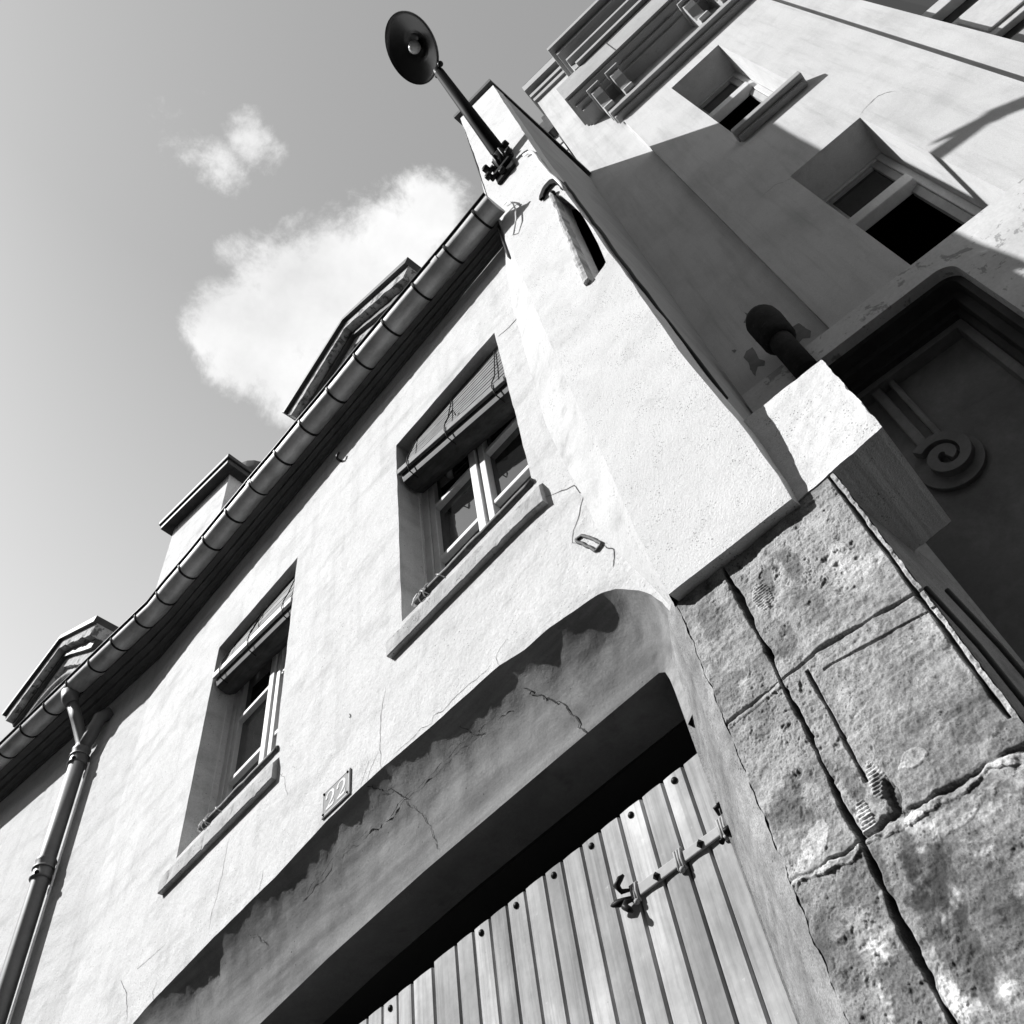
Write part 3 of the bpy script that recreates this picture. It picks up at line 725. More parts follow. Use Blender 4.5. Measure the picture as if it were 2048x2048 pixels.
for k,(x,z) in enumerate(d_):
    a=d_[max(k-1,0)];b2=d_[min(k+1,23)]; tx,tz=b2[0]-a[0],b2[1]-a[1]; l=math.hypot(tx,tz)
    w=.009
    vs+=[(x-tz/l*w,PY-.004,z+tx/l*w*2.2),(x-tz/l*w,PY-.014,z+tx/l*w*2.2),(x+tz/l*w,PY-.014,z-tx/l*w*2.2),(x+tz/l*w,PY-.004,z-tx/l*w*2.2)]
for k in range(23):
    for q in range(4): fs.append((4*k+q,4*k+(q+1)%4,4*k+4+(q+1)%4,4*k+4+q))
ck.add(vs,fs); ck.ball((-.329,PY-.008,3.035),.010,6,(1,1,1.5))
ck.build('iron_clamp',M['iron'],pier)

# ================================================================== STONE PIER (lower)
YS=.975
def Pz(px,py,Y): return onY(px,py,Y)
ta=Pz(1642.7,718.8,1.005); ra=Pz(1765.8,852.4,.972); ba=Pz(1658,951,.972); la=Pz(1524.6,811.7,1.005)
def smv(a,b,x): t=np.clip((x-a)/(b-a),0,1); return t*t*(3-2*t)
def nzv(X,Z,o,sx,sz,oc): 
    f=noise.fractal
    return np.array([f(Vector((x,z,o)),.85,2.1,oc) for x,z in zip((X*sx).ravel(),(Z*sz).ravel())]).reshape(X.shape)
def grov(x,xc,w,d): return -d*np.exp(-np.clip(np.abs(x-xc)/w,0,4)**3)
def stone_front(X,Z):
    n1=nzv(X,Z,2,6,6,4); n2=nzv(X,Z,5,30,30,4); n3=nzv(X,Z,8,110,110,3); nt=nzv(X,Z,11,7,95,3); nj=nzv(X,Z,4,16,16,3); nr=nzv(X,Z,15,60,60,3)
    wob=.0035*nzv(X*0+.3,Z,4,1,13,4); wob2=.003*nzv(X,Z*0+.7,6,17,1,4)
    area=np.clip(.55+1.1*n1,.1,1.3)
    h=.0012*n1+.0013*n2+.0010*n3+.0005*nt-.0030*np.clip(n3-.22,0,1)*area
    h-=.0042*np.clip(nr-.20,0,1)*area                 # pits
    tone=1.0+.26*n1+.24*n2+.26*n3+.16*nt
    tone-=.9*np.clip(nr-.28,0,1)*area+.8*np.clip(n3-.26,0,1)*area
    def cut(g,k):
        nonlocal h,tone
        h=h+g; tone=np.where(g<-.0035,tone*k,tone)
    # vertical joints
    wk=.0036*(1+1.1*np.clip(nj,-.5,.9)); cut(grov(X,-.40+wob,wk,.020),.3)
    m=(Z>.69)&(Z<.885); cut(np.where(m,grov(X,-.3585+.5*wob,.0022*(1+nj*.6),.012),0),.4)
    m=Z>.650; cut(np.where(m,grov(X,-.1745+.5*wob,.0024*(1+.5*nj),.013),0),.4)
    strip=(X>-.1722)&m; h=h+np.where(strip,.0018*n2+.001*nr,0); tone=np.where(strip,tone*1.25,tone)
    xw=X+.005*nj; h=h+np.where(X>-.345,.004*smv(-.346,-.322,xw)-.008*np.clip(X+.337,0,1),0)
    # bed joints
    j1=np.where(X<-.339,.899+wob2*.6,.900-.030*(X+.339)/.17+wob2*.4)
    inx=(X>-.530)
    cut(np.where(inx,grov(Z,j1,np.where(X<-.4,.0022,.0026)*(1+.7*nj),.008),0),.55)
    m=(X<-.4)&(Z<j1)&(Z>j1-.010); h=h+np.where(m,.0015,0); tone=np.where(m,tone*1.2,tone)
    j2=.866-.033*(X+.339)/.17+wob2*.5; m=X>-.337
    cut(np.where(m,grov(Z,j2,.0014*(1+.7*nj),.0035),0),.65)
    rib=m&(Z<j1)&(Z>j2); h=h+np.where(rib,.0015,0); tone=np.where(rib,tone*1.08,tone)
    jb=np.where(X<-.339,.632,.628-.014*(X+.339)/.17)+2.2*wob2+.002*n2
    jg=grov(Z,jb,.0032*(1+.8*nj),.010*(np.clip(.6+1.2*nzv(X,Z*0,9,11,1,3),.15,1.2)))
    cut(jg,.45)
    lip=(Z<jb-.0005)&(Z>jb-.013*(1+nj)); h=h+np.where(lip,.0022*(1+n2),0); tone=np.where(lip,tone*(1.28+.4*n2),tone)
    low=Z<jb-.012
    tone=np.where(low,tone*(.80+.35*np.clip(n1,-.6,.8)),tone)
    tone=np.where(low,tone*(1+1.7*np.clip(n2+.6*nr-.42,0,.6)),tone)
    # stains and pale worn patches, surveyed from the stones themselves
    F=[(250,270,.030,.050,.62),(470,120,.016,.028,.55),(585,70,.016,.055,.52),(660,240,.022,.05,.7),(300,560,.035,.05,.62),(560,380,.018,.03,.55),(450,480,.03,.03,.75),
       (1000,560,.05,.03,.8),(560,1060,.03,.05,.6),(700,930,.02,.04,.7),(830,960,.012,.03,.5),(960,1010,.02,.03,.45),(1200,640,.06,.03,.72),(1330,700,.04,.03,.65),(1470,760,.03,.02,.55),
       (870,1340,.03,.045,.6),(1150,1340,.028,.06,.5),(1230,1560,.03,.10,.5),(760,1640,.03,.05,.6),(1050,1840,.03,.07,.6),(1380,1500,.05,.09,.7),(430,700,.02,.04,.85),
       (450,190,.016,.03,1.65),(520,260,.010,.012,1.5),(860,100,.045,.03,1.45),(780,40,.02,.03,1.35),(1080,850,.018,.012,1.8),(930,960,.014,.030,1.75),(880,1090,.013,.024,1.65),(680,1190,.026,.022,1.75),(620,1270,.02,.012,1.5),
       (1260,1080,.06,.014,1.7),(1450,900,.05,.014,1.6),(1400,1090,.05,.02,1.5),(650,1620,.008,.02,1.9),(760,1560,.012,.012,1.6),(1240,1830,.012,.03,1.9),(1270,1360,.03,.025,1.35),(1080,1120,.02,.012,1.6),(1120,330,.05,.02,1.25),(980,700,.04,.02,1.2)]
    comb=np.sin(Z*1250+40*X)
    for (px,py,rx,rz,k) in F:
        cx,_,cz=onY(*ZD(px,py),1.0)
        r=((X-cx)/rx)**2+((Z-cz)/rz)**2+.9*n2+.35*nr
        w=smv(1.05,.55,r) if k<1 else smv(.95,.75,r)
        tone=tone*(1+(k-1)*w)
        if k>1.6: h=h+w*.0010
        if (px,py) in ((450,190),(930,960),(880,1090)): h=h+w*.0011*comb
    hole=((X+.339)/.014)**2+((Z-.655)/.022)**2+.6*n2
    h=h-.009*smv(.9,.5,hole)*(hole<1); tone=tone*(1-.5*smv(.9,.5,hole))
    e=smv(-.475,-.512,X); h=h-.002*e*np.clip(.5+nj,0,1.4)
    return h,np.clip(tone,.16,2.2)
spier=thing('stone_pier','weathered limestone gate pier with deep vertical joints, right of the gate','pier',F3((-.33,1.1,GROUND)))
NX,NZ_=520,720
xs=np.linspace(-.1615,-.4965,NX); zs=np.concatenate([np.linspace(.33,1.19,NZ_)])
XX,ZZ=np.meshgrid(xs,zs,indexing='ij')
hh,tt=stone_front(XX/YS,ZZ/YS)
XL=XX+ (.0035*nzv(XX,ZZ,21,1,30,4))*smv(-.47,-.4965,XX) + .0022*nzv(XX,ZZ,22,1,45,4)*smv(-.175,-.1615,XX)
YY=YS-hh
YY+=.0022*smv(-.4925,-.4965,XX); tt=tt*(1-.15*smv(-.488,-.4965,XX))
YY=np.where((XX>-.24)&(ZZ>1.115),np.maximum(YY,YS-.001),YY); YY=np.where((XX>-.31)&(ZZ>ra[2]-.001),np.maximum(YY,1.0),YY)
mb=MB()
pts=np.stack([XL,YY,ZZ],-1).reshape(-1,3)
mb.v=[F3(p) for p in pts]
mb.f=[(i*NZ_+j,(i+1)*NZ_+j,(i+1)*NZ_+j+1,i*NZ_+j+1) for i in range(NX-1) for j in range(NZ_-1)]
mb.smooth=set(range(len(mb.f)))
so_=mb.build('shaft',M['stone'],spier)
at=so_.data.attributes.new('tone','FLOAT','POINT'); at.data.foreach_set('value',tt.ravel())
# splayed jamb : arris strip, chamfer and rebate against the gate
def jamb(plan,nu,nm,tk,cap):
    pl=np.array(plan); sa=np.concatenate([[0],np.cumsum(np.linalg.norm(np.diff(pl,axis=0),axis=1))])
    us_=np.linspace(0,sa[-1],nu); PX=np.interp(us_,sa,pl[:,0]); PYy=np.interp(us_,sa,pl[:,1])
    z2=np.linspace(.33,1.17,300)
    U,Zj=np.meshgrid(us_,z2,indexing='ij')
    n2=nzv(U,Zj,31,26,26,4); n3=nzv(U,Zj,33,120,120,3)
    h=.0012*n2+.0006*n3-.002*np.clip(n3-.3,0,1)
    w=np.ones_like(U); w[0,:]=0; w[-1,:]=0; h=h*w
    t=tk+.22*n2+.12*n3-.6*np.clip(n3-.35,0,1)
    ed=.0035*nzv(U*0,Zj,21,1,30,4)*(1-smv(0,.02,U)) if cap else 0
    X_=PX[:,None]+ed-.7*h; Y_=PYy[:,None]-.7*h
    m_=MB(); m_.v=[F3(p) for p in np.stack([X_,Y_,Zj],-1).reshape(-1,3)]; nz_=300
    m_.f=[(i*nz_+j,(i+1)*nz_+j,(i+1)*nz_+j+1,i*nz_+j+1) for i in range(nu-1) for j in range(nz_-1)]; m_.smooth=set(range(len(m_.f)))
    o=m_.build(nm,M['stone'],spier); a_=o.data.attributes.new('tone','FLOAT','POINT'); a_.data.foreach_set('value',np.clip(t,.3,2).ravel())
jamb([(-.4963,YS+.0018),(-.535,YS+.030)],40,'chamfer',.8,True)
jamb([(-.535,YS+.030),(-.548,YS+.047),(-.640,GY-.016)],60,'jamb',.66,False)
jamb([(-.640,GY-.016),(-.646,GY-.014),(-.647,GY+.06)],12,'rebate',.4,False)
cor=MB(); cor.box(-.485,-.175,YS+.02,1.35,.3,1.165)
cor.add([(-.1615,YS+.004,.3),(-.168,YS+.03,.3),(-.26,1.42,.3),(-.26,1.42,1.14),(-.168,YS+.03,1.14),(-.1615,YS+.004,1.14)],[(0,1,4,5),(1,2,3,4)])
cor.box(-.643,-.585,1.128,1.3,.9,1.2)
cor.box(-.495,-.166,YS,1.35,GROUND,.325)
oc=cor.build('core',M['stone'],spier); a_=oc.data.attributes.new('tone','FLOAT','POINT'); a_.data.foreach_set('value',[.8]*len(oc.data.vertices))

# ================================================================== PLASTER BLOCK on the stone pier
blk=thing('plaster_block','square white rendered block corbelled out over the top of the stone pier','block',F3((-.13,1.1,1.14)))
lb=np.array([-.30,.972,ra[2]])
la2=np.array([-.32,1.005,la[2]+.02])
back=np.array([-.035,.245,0.])
bb=MB()
nb=44
def bf(i,j):
    p=lerp(lerp(lb,la2,j),lerp(ra,ta,j),i); e=.0025*nz(p[0],p[2],2,14,4)+.0012*nz(p[0],p[2],5,60,2)
    edge=(i in (0,1)) or (j in (0,1))
    return (p[0]+(.0034*nz(p[2],1,0,24,4)-.003*max(0,nz(p[2],5,0,40,3)) if i==1 else 0),p[1]+(0 if edge else e),p[2]+(.0025*nz(p[0],1,0,30,3) if j in(0,1) else 0))
bb.grid(bf,nb,nb)
for side in ('r','b','t'):
    if side=='r': fn=lambda i,j:tuple(np.array(bf(1,i))+back*j)
    elif side=='b': fn=lambda i,j:tuple(np.array(bf(i,0))+back*j)
    else: fn=lambda i,j:tuple(np.array(bf(i,1))+back*j)
    bb.grid(fn,nb,2,False)
pb_=[tuple(np.array(bf(a,b))+back) for a,b in ((0,0),(1,0),(1,1),(0,1))]
bb.add(pb_,[(0,1,2,3)])
bb.build('block',M['roughcast'],blk)

# ================================================================== TALL BUILDING
tall=thing('tall_building','tall pale rendered building with bracketed cornice, deep windows and dark shopfront','building',T3((.6,-.5,GROUND)))
PR=.03
def tpx(zf,x,y,off): return onT(*zf(x,y),off)
wl=MB(T3)
w1=(.4771*(1-PR/CT),.7825*(1-PR/CT),4.02*(1-PR/CT),5.14*(1-PR/CT)); w2=(.4745*(1-PR/CT),.780*(1-PR/CT),2.322,3.4165*(1-PR/CT))
w3u=1.215
us=.1925; ue=1.0735
def quadhole(w): u0,u1,z0,z1=w; return [(u0,z0),(u1,z0),(u1,z1),(u0,z1)]
# left strip, middle (proud), right strip with a third window
wl.prism([(-.126,GROUND),(.0,GROUND),(.0,2.30),(us,2.30),(us,7.25),(-.126,7.25)],0,-.5,caps=(True,True))
wl.prism([(us,2.295),(ue,2.295),(ue,6.6),(us,6.6)],PR,-.17,holes=[quadhole(w1),quadhole(w2)],caps=(True,True))
w3=(w3u,1.85,3.0,5.2)
wl.prism([(ue+.0005,GROUND),(4.2,GROUND),(4.2,6.6),(ue+.0005,6.6)],0,-.17,holes=[quadhole(w3)],caps=(True,True))
wl.box(-.126,-.12,-.5,-3,GROUND,7.25)
wl.build('wall',M['render'],tall)
def tall_window(w,ztr,splay,sill):
    u0,u1,z0,z1=w; fo=PR-.163
    fr=MB(T3); a=.028
    fr.box(u0-.005,u0+a,fo-.03,fo,z0,z1).box(u1-.028,u1+.0,fo-.03,fo,z0,z1)
    fr.box(u0+a,u1-.028,fo-.03,fo,z1-.018,z1).box(u0+a,u1-.028,fo-.03,fo,z0,z0+.05)
    fr.box(u0+a,u1-.028,fo-.03,fo+.02,ztr-.03,ztr+.03)
    f=fr.build('window',M['whitewood'],tall,bevel=.004)
    # upper sash
    s_=MB(T3); b0,b1=u0+a,u1-.028
    s_.box(b0,b0+.03,fo-.028,fo-.006,ztr+.03,z1-.018).box(b1-.03,b1,fo-.028,fo-.006,ztr+.03,z1-.018).box(b0+.03,b1-.03,fo-.028,fo-.006,z1-.040,z1-.018).box(b0+.03,b1-.03,fo-.028,fo-.006,ztr+.03,ztr+.045)
    s_.build('upper_sash',M['greywood'],f,bevel=.003)
    MB(T3).box(b0+.03,b1-.03,fo-.021,fo-.018,ztr+.045,z1-.04).build('pane',M['glass'],f)
    # lower casement swung inwards leaves an open black gap
    MB(T3).box(u0-.05,u1+.05,-.75,-.7,z0,z1).box(u0-.05,u0-.04,-.7,-.171,z0,z1).box(u1+.04,u1+.05,-.7,-.171,z0,z1).box(u0-.05,u1+.05,-.7,-.171,z1,z1+.01).box(u0-.05,u1+.05,-.7,-.171,z0-.01,z0).build('dark_room',M['void'],f)
    lf=MB(T3); lf.hexa([(u1-.030,fo-.03,z0+.05),(u1-.030,fo-.008,z0+.05),(u1-.030,fo-.008,ztr-.03),(u1-.030,fo-.03,ztr-.03)],[(u1-.055,fo-.04,z0+.05),(u1-.055,fo-.018,z0+.05),(u1-.055,fo-.018,ztr-.03),(u1-.055,fo-.04,ztr-.03)])
    lf.build('open_casement',M['greywood'],f)
    if sill:
        MB(T3).box(u0-.012,u1+.025,-.13,PR+.055,z0-.04,z0).box(u0-.005,u1+.018,PR,PR+.03,z0-.065,z0-.04).build('sill',M['trim'],f,bevel=.005)
    return f
tall_window(w1,4.755,0,True)
f2=tall_window(w2,3.06,0,False)
# third window: white panelled shutters folded in its reveal
u0,u1,z0,z1=w3; fo=-.06
f3=MB(T3); f3.box(u0-.005,u0+.02,fo-.03,fo,z0,z1).box(u1-.03,u1,fo-.03,fo,z0,z1).build('window',M['whitewood'],tall,bevel=.003); f3=tall.children[-1]
f3m=MB(T3); zz=[3.0,3.32,3.38,3.72]
pn=MB(T3); pn.box(u0+.02,u1-.03,fo-.03,fo-.004,3.36,3.66); pn.box(u0+.05,u1-.06,fo-.004,fo+.006,3.40,3.625)
pn.build('shutter_panel',M['whitewood'],f3,bevel=.004)
MB(T3).box(u0+.02,u1-.03,fo-.03,fo+.012,3.78,3.86).build('window_rail',M['whitewood'],f3,bevel=.004)
MB(T3).box(u0+.02,u1-.03,fo-.03,fo+.002,3.18,3.25).build('lower_rail',M['greywood'],f3,bevel=.004)
MB(T3).box(u0+.02,u1-.03,fo-.035,fo-.03,z0,z1).build('pane',M['glass'],f3)
# ---- cornice with consoles
ZS=5.68; PJ=.205
cn=MB(T3)
ul=.024
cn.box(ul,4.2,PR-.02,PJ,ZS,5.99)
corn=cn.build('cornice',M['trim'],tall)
cm=MB(T3)
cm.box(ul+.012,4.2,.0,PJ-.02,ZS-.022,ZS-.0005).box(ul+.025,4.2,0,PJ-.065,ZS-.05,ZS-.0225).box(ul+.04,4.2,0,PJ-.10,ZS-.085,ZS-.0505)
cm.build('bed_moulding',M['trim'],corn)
pl=MB(T3); z_a,z_b=5.715,5.945; ua=.459*(1-PJ/CT)
pl.box(ua,4.2,PJ+.0005,PJ+.002,z_b-.006,z_b).box(ua,ua+.005,PJ+.0005,PJ+.002,z_a-.03,z_b-.006)
pl.build('incised_panel',M['roofdark'],corn)
at_=MB(T3); ul2=.2*(1-PJ/CT)
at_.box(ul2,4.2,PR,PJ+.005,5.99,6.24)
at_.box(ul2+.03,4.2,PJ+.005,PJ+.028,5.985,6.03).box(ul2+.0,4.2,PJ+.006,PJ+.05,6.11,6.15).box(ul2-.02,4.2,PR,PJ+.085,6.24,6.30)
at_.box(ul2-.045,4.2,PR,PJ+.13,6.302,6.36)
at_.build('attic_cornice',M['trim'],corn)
MB(T3).box(ul2-.02,4.2,PR,PJ+.11,6.361,6.42).build('attic_roof',M['roofdark'],corn)
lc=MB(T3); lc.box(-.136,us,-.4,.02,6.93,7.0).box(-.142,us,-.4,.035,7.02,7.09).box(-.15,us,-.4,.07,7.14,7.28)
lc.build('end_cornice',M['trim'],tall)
MB(T3).box(-.135,us,-.4,.055,7.281,7.36).box(-.04,us,-.4,.0,7.361,7.44).build('end_roof',M['roofdark'],tall)
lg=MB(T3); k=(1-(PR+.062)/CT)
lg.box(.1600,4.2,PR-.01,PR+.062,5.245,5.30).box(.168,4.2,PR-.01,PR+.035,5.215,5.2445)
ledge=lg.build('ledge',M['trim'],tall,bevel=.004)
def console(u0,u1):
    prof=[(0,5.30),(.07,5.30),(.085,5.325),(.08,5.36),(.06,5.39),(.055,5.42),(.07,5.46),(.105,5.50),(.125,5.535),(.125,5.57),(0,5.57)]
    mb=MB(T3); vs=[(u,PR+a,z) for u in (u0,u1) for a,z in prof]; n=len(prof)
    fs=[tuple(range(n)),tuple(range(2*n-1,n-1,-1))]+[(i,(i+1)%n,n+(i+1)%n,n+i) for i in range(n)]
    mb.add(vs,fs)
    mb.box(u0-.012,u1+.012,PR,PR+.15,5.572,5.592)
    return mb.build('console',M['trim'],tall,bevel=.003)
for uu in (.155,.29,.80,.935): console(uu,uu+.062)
# ---- shopfront : proud band with a rounded recess
SB=.07
kk=(1-SB/CT)
zt_b=2.456*kk; zb_b=2.357*kk; ur=.543*kk
rr=.05
hole=[(.02,-.6),(ur,-.6)]+[(ur-rr+rr*math.cos(t),zb_b-rr+rr*math.sin(t)) for t in np.linspace(0,math.pi/2,9)]+[(.02,zb_b)]
sh=MB(T3); sh.prism([(-.12,GROUND),(4.2,GROUND),(4.2,zt_b),(-.12,zt_b)],SB,PR+.002 if False else .032,holes=[hole],caps=(True,True))
shop=sh.build('shopfront',M['shopband'],tall)
def ring(ins,o0,o1,m,name):
    def rect(i,r): return [(.02,-.6),(ur-i,-.6)]+[(ur-i-r+r*math.cos(t),zb_b-i-r+r*math.sin(t)) for t in np.linspace(0,math.pi/2,7)]+[(.02,zb_b-i)]
    a=rect(ins[0],max(.005,rr-ins[0])); b=rect(ins[1],max(.004,rr-ins[1])) 
    mb=MB(T3); n=len(a)
    vs=[(u,o0,z) for u,z in a]+[(u,o0,z) for u,z in b]+[(u,o1,z) for u,z in a]+[(u,o1,z) for u,z in b]
    fs=[(i,i+1,n+i+1,n+i) for i in range(n-1)]+[(n+i,n+i+1,3*n+i+1,3*n+i) for i in range(n-1)]
    mb.add(vs,fs); return mb.build(name,m,shop)
ring((.001,.02),.035,-.005,M['shopsoffit'],'moulding')
ring((.019,.045),-.005,-.04,M['shopsoffit'],'moulding')
ring((.044,.062),-.04,-.06,M['shopsoffit'],'moulding')
ring((.061,.085),-.06,-.10,M['shop'],'moulding')
PO=-.10
MB(T3).box(.0,ur,PO-.02,PO,-.6,zb_b-.05).build('panel',M['shop'],shop)
# scroll carved on the panel
def strip(pts,w,o0,o1,name,m=None):
    d=densify(pts,60); vs=[];n=len(d)
    for k,(x,z) in enumerate(d):
        a=d[max(k-1,0)];b=d[min(k+1,n-1)]; tx,tz=b[0]-a[0],b[1]-a[1]; l=math.hypot(tx,tz)
        for s_,o in ((1,o0),(1,o1),(-1,o1),(-1,o0)): vs.append((x-s_*tz/l*w,o,z+s_*tx/l*w))
    fs=[(4*k+q,4*k+(q+1)%4,4*k+4+(q+1)%4,4*k+4+q) for k in range(n-1) for q in range(4)]+[(0,1,2,3),(4*n-4,4*n-3,4*n-2,4*n-1)]
    return MB(T3).add(vs,fs).build(name,m or M['shop'],shop,bevel=.004)
S=lambda x,y:tpx(ZC,x,y,PO+.012)
strip([S(1800,228),S(1500,445),S(1262,622),S(1240,640),S(1236,660),S(1250,690),S(1350,800),S(1500,965)],.0085,PO,PO+.026,'panel_moulding')
strip([S(1680,215),S(1400,415),S(1160,600),S(1130,630),S(1128,665),S(1150,715),S(1280,860),S(1440,1040)],.014,PO,PO+.030,'scroll_board')
cv=S(1545,1085)
rv=abs(S(1700,1010)[0]-cv[0])
spi=[]
for t in np.linspace(0,1,46):
    th=2.3-t*2*math.pi*1.55; r=lerp(.070,.010,t**.8)
    spi.append((cv[0]+r*math.cos(th),cv[1]+r*math.sin(th)*1.15))
strip(spi,.0135,PO,PO+.036,'scroll_volute')
disc=[(cv[0]+.082*math.cos(t),cv[1]+.096*math.sin(t)) for t in np.linspace(0,6.2,40)]
MB(T3).prism(disc,PO,PO+.014).build('scroll_disc',M['shop'],shop,bevel=.006)

# ================================================================== REAR BUILDING strip
rear=thing('rear_building','narrow strip of a pale coursed wall behind the tall pier and tall building','building',T3((-.3,-.5,GROUND)))
O_=-.12
ztp=tpx(ZI,258,1065,O_)[1]
MB(T3).box(-.42,-.145,O_-.4,O_,GROUND,ztp).build('wall',M['render'],rear)
ln=MB(T3)
for (x,y) in ((255,1072),(305,1127),(350,1180),(402,1250)):
    z=tpx(ZI,x,y,O_)[1]; ln.box(-.42,-.145,O_+.0005,O_+.004,z-.011,z+.011)
ln.build('course_joint',M['roofdark'],rear)
MB(T3).box(-.42,-.150,O_-.4,O_+.05,ztp+.001,ztp+.30).build('roof_edge',M['roofdark'],rear)
u_,z_=tpx(ZI,217,925,-.02)
MB(T3).box(-.165,-.128,-.08,-.02,z_-.22,z_+.16).build('drain_shaft',M['roofdark'],tall)

def tall_crack(zf,pts,off,w):
    L_=[tpx(zf,x,y,off) for x,y in pts]; d=densify(L_,40); vs=[]
    d=[(u+.005*nz(u,z,4,20,3),z+.008*nz(u,z,8,20,3)) for u,z in d]
    for k,(u,z) in enumerate(d):
        a=d[max(k-1,0)];b=d[min(k+1,39)]; tx,tz=b[0]-a[0],b[1]-a[1]; l=math.hypot(tx,tz) or 1
        ww=w*(.3+abs(nz(u,z,2,40,2)))*math.sin(math.pi*(k+.5)/40)**.4
        vs+=[(u-tz/l*ww,off,z+tx/l*ww),(u+tz/l*ww,off,z-tx/l*ww)]
    MB(T3).add(vs,[(2*k,2*k+1,2*k+3,2*k+2) for k in range(39)]).build('crack',M['peeled'],tall)
tall_crack(ZB,[(1090,590),(1130,540),(1180,490),(1270,470)],PR+.0007,.0022)
tall_crack(ZC,[(1930,625),(1820,695),(1760,740),(1600,830)],PO+.0006,.002)
tall_crack(ZB,[(560,1030),(640,960),(760,910)],PR+.0007,.0016)
def peel(pts,nm):
    L_=[tpx(ZC,x,y,.0006) for x,y in pts]; d=densify(L_+[L_[0]],90)[:-1]
    d=[(u+.006*nz(u,z,1,16,4),z+.009*nz(u,z,6,14,4)) for u,z in d]
    mb=MB(T3); tr=geometry.tessellate_polygon([[Vector((u,z,0)) for u,z in d]])
    mb.add([(u,.0008,z) for u,z in d],[tuple(t) for t in tr]); mb.build(nm,M['peeled'],tall)
peel([(495,520),(530,500),(560,560),(600,570),(590,600),(560,600),(545,655),(520,610),(480,550)],'peeled_patch')
peel([(445,275),(475,320),(520,345),(535,380),(560,440),(545,480),(530,430),(535,385),(480,380),(490,340)],'peeled_patch')
peel([(720,400),(770,375),(800,400),(830,420),(835,450),(790,460),(760,490),(735,470)],'peeled_patch')
peel([(425,520),(440,515),(448,522),(436,534)],'peeled_patch')

# ================================================================== VENT PIPE
vp=thing('vent_pipe','short sooty black pipe with a thick round cap in front of the shaded wall','pipe',T3((.0,.10,2.3)))
vo=.09
c0=tpx(ZC,775,640,vo); c1=tpx(ZC,690,500,vo); c2=tpx(ZC,640,430,vo); c3=tpx(ZC,612,365,vo)
c0=(c1[0]+.004,c0[1]-.02); 
zb0=c0[1]; 
MB(T3).tube([(c1[0]+.006,vo,zb0),(c1[0]+.004,vo,c1[1]),(c2[0],vo,c2[1])],.036,16).build('stem',M['blackpipe'],vp)
MB(T3).tube([(c2[0],vo,c1[1]+.03),(c2[0],vo,c1[1]+.045),(c2[0],vo,c2[1]+.06),(c2[0]-.002,vo,c3[1]+.02),(c2[0]-.002,vo,c3[1]+.045),(c2[0]-.002,vo,c3[1]+.055)],[.040,.052,.055,.054,.045,.02],20).build('cap',M['blackpipe'],vp)

# ================================================================== STREET LAMP
lamp=thing('street_lamp','black street lamp on a long arm bolted to the white pier','street lamp',F3((-.44,PY,3.75)))
LX=-.436
bs=np.array([-.452,PY,3.78])
at_top=ray(*ZJ(682,548)); at_top=at_top*(-.393)/at_top[0]
base=ray(*ZJ(1150,1180)); base=base*LX/base[0]
ad=(at_top-base); ad/=np.linalg.norm(ad)
am=MB(); am.tube([base-ad*.06,base,lerp(base,at_top,.35),at_top-ad*.01],[.032,.031,.027,.021],18)
arm=am.build('arm',M['armblack'],lamp)
sock=MB(); sock.tube([base-ad*.10,base-ad*.09,base-ad*.02,base-ad*.012],[.036,.041,.041,.035],18)
for k in range(7):
    th=2*math.pi*k/7; a=np.cross(ad,[1,0,0]); a/=np.linalg.norm(a); b=np.cross(ad,a)
    q=(a*math.cos(th)+b*math.sin(th))*.043
    sock.tube([base-ad*.095+q,base-ad*.015+q],.0055,6)
sock.build('socket',M['iron'],lamp)
br=MB()
zc_=3.74
br.box(-.505,-.405,PY-.016,PY-.001,zc_-.10,zc_+.16)
sb=base-ad*.07
br.hexa([(-.492,PY-.016,zc_-.06),(-.412,PY-.016,zc_-.06),(-.412,PY-.016,zc_+.11),(-.492,PY-.016,zc_+.11)],[(sb[0]-.036,sb[1]-.02,sb[2]-.04),(sb[0]+.034,sb[1]-.02,sb[2]-.04),(sb[0]+.034,sb[1]-.02,sb[2]+.05),(sb[0]-.036,sb[1]-.02,sb[2]+.05)])
br.box(-.52,-.39,PY-.03,PY-.014,zc_-.035,zc_-.01).box(-.52,-.39,PY-.03,PY-.014,zc_+.075,zc_+.10)
br.build('bracket',M['iron'],lamp,bevel=.004)
bt0=None
for (x,y,z) in ((-.456,PY-.02,zc_-.078),(-.515,PY-.034,zc_-.02),(-.515,PY-.034,zc_+.09),(-.394,PY-.034,zc_-.02),(-.394,PY-.034,zc_+.09)):
    if bt0 is None:
        bt0=MB().tube([(x,y+.004,z),(x,y-.014,z),(x,y-.018,z)],[.016,.016,.012],6).build('bolt',M['iron'],lamp); r0=(x,y,z)
    else:
        c=bt0.copy(); col.objects.link(c); c.parent=lamp; c.location=Vector((D*(x-r0[0]),D*(y-r0[1]),D*(z-r0[2])))
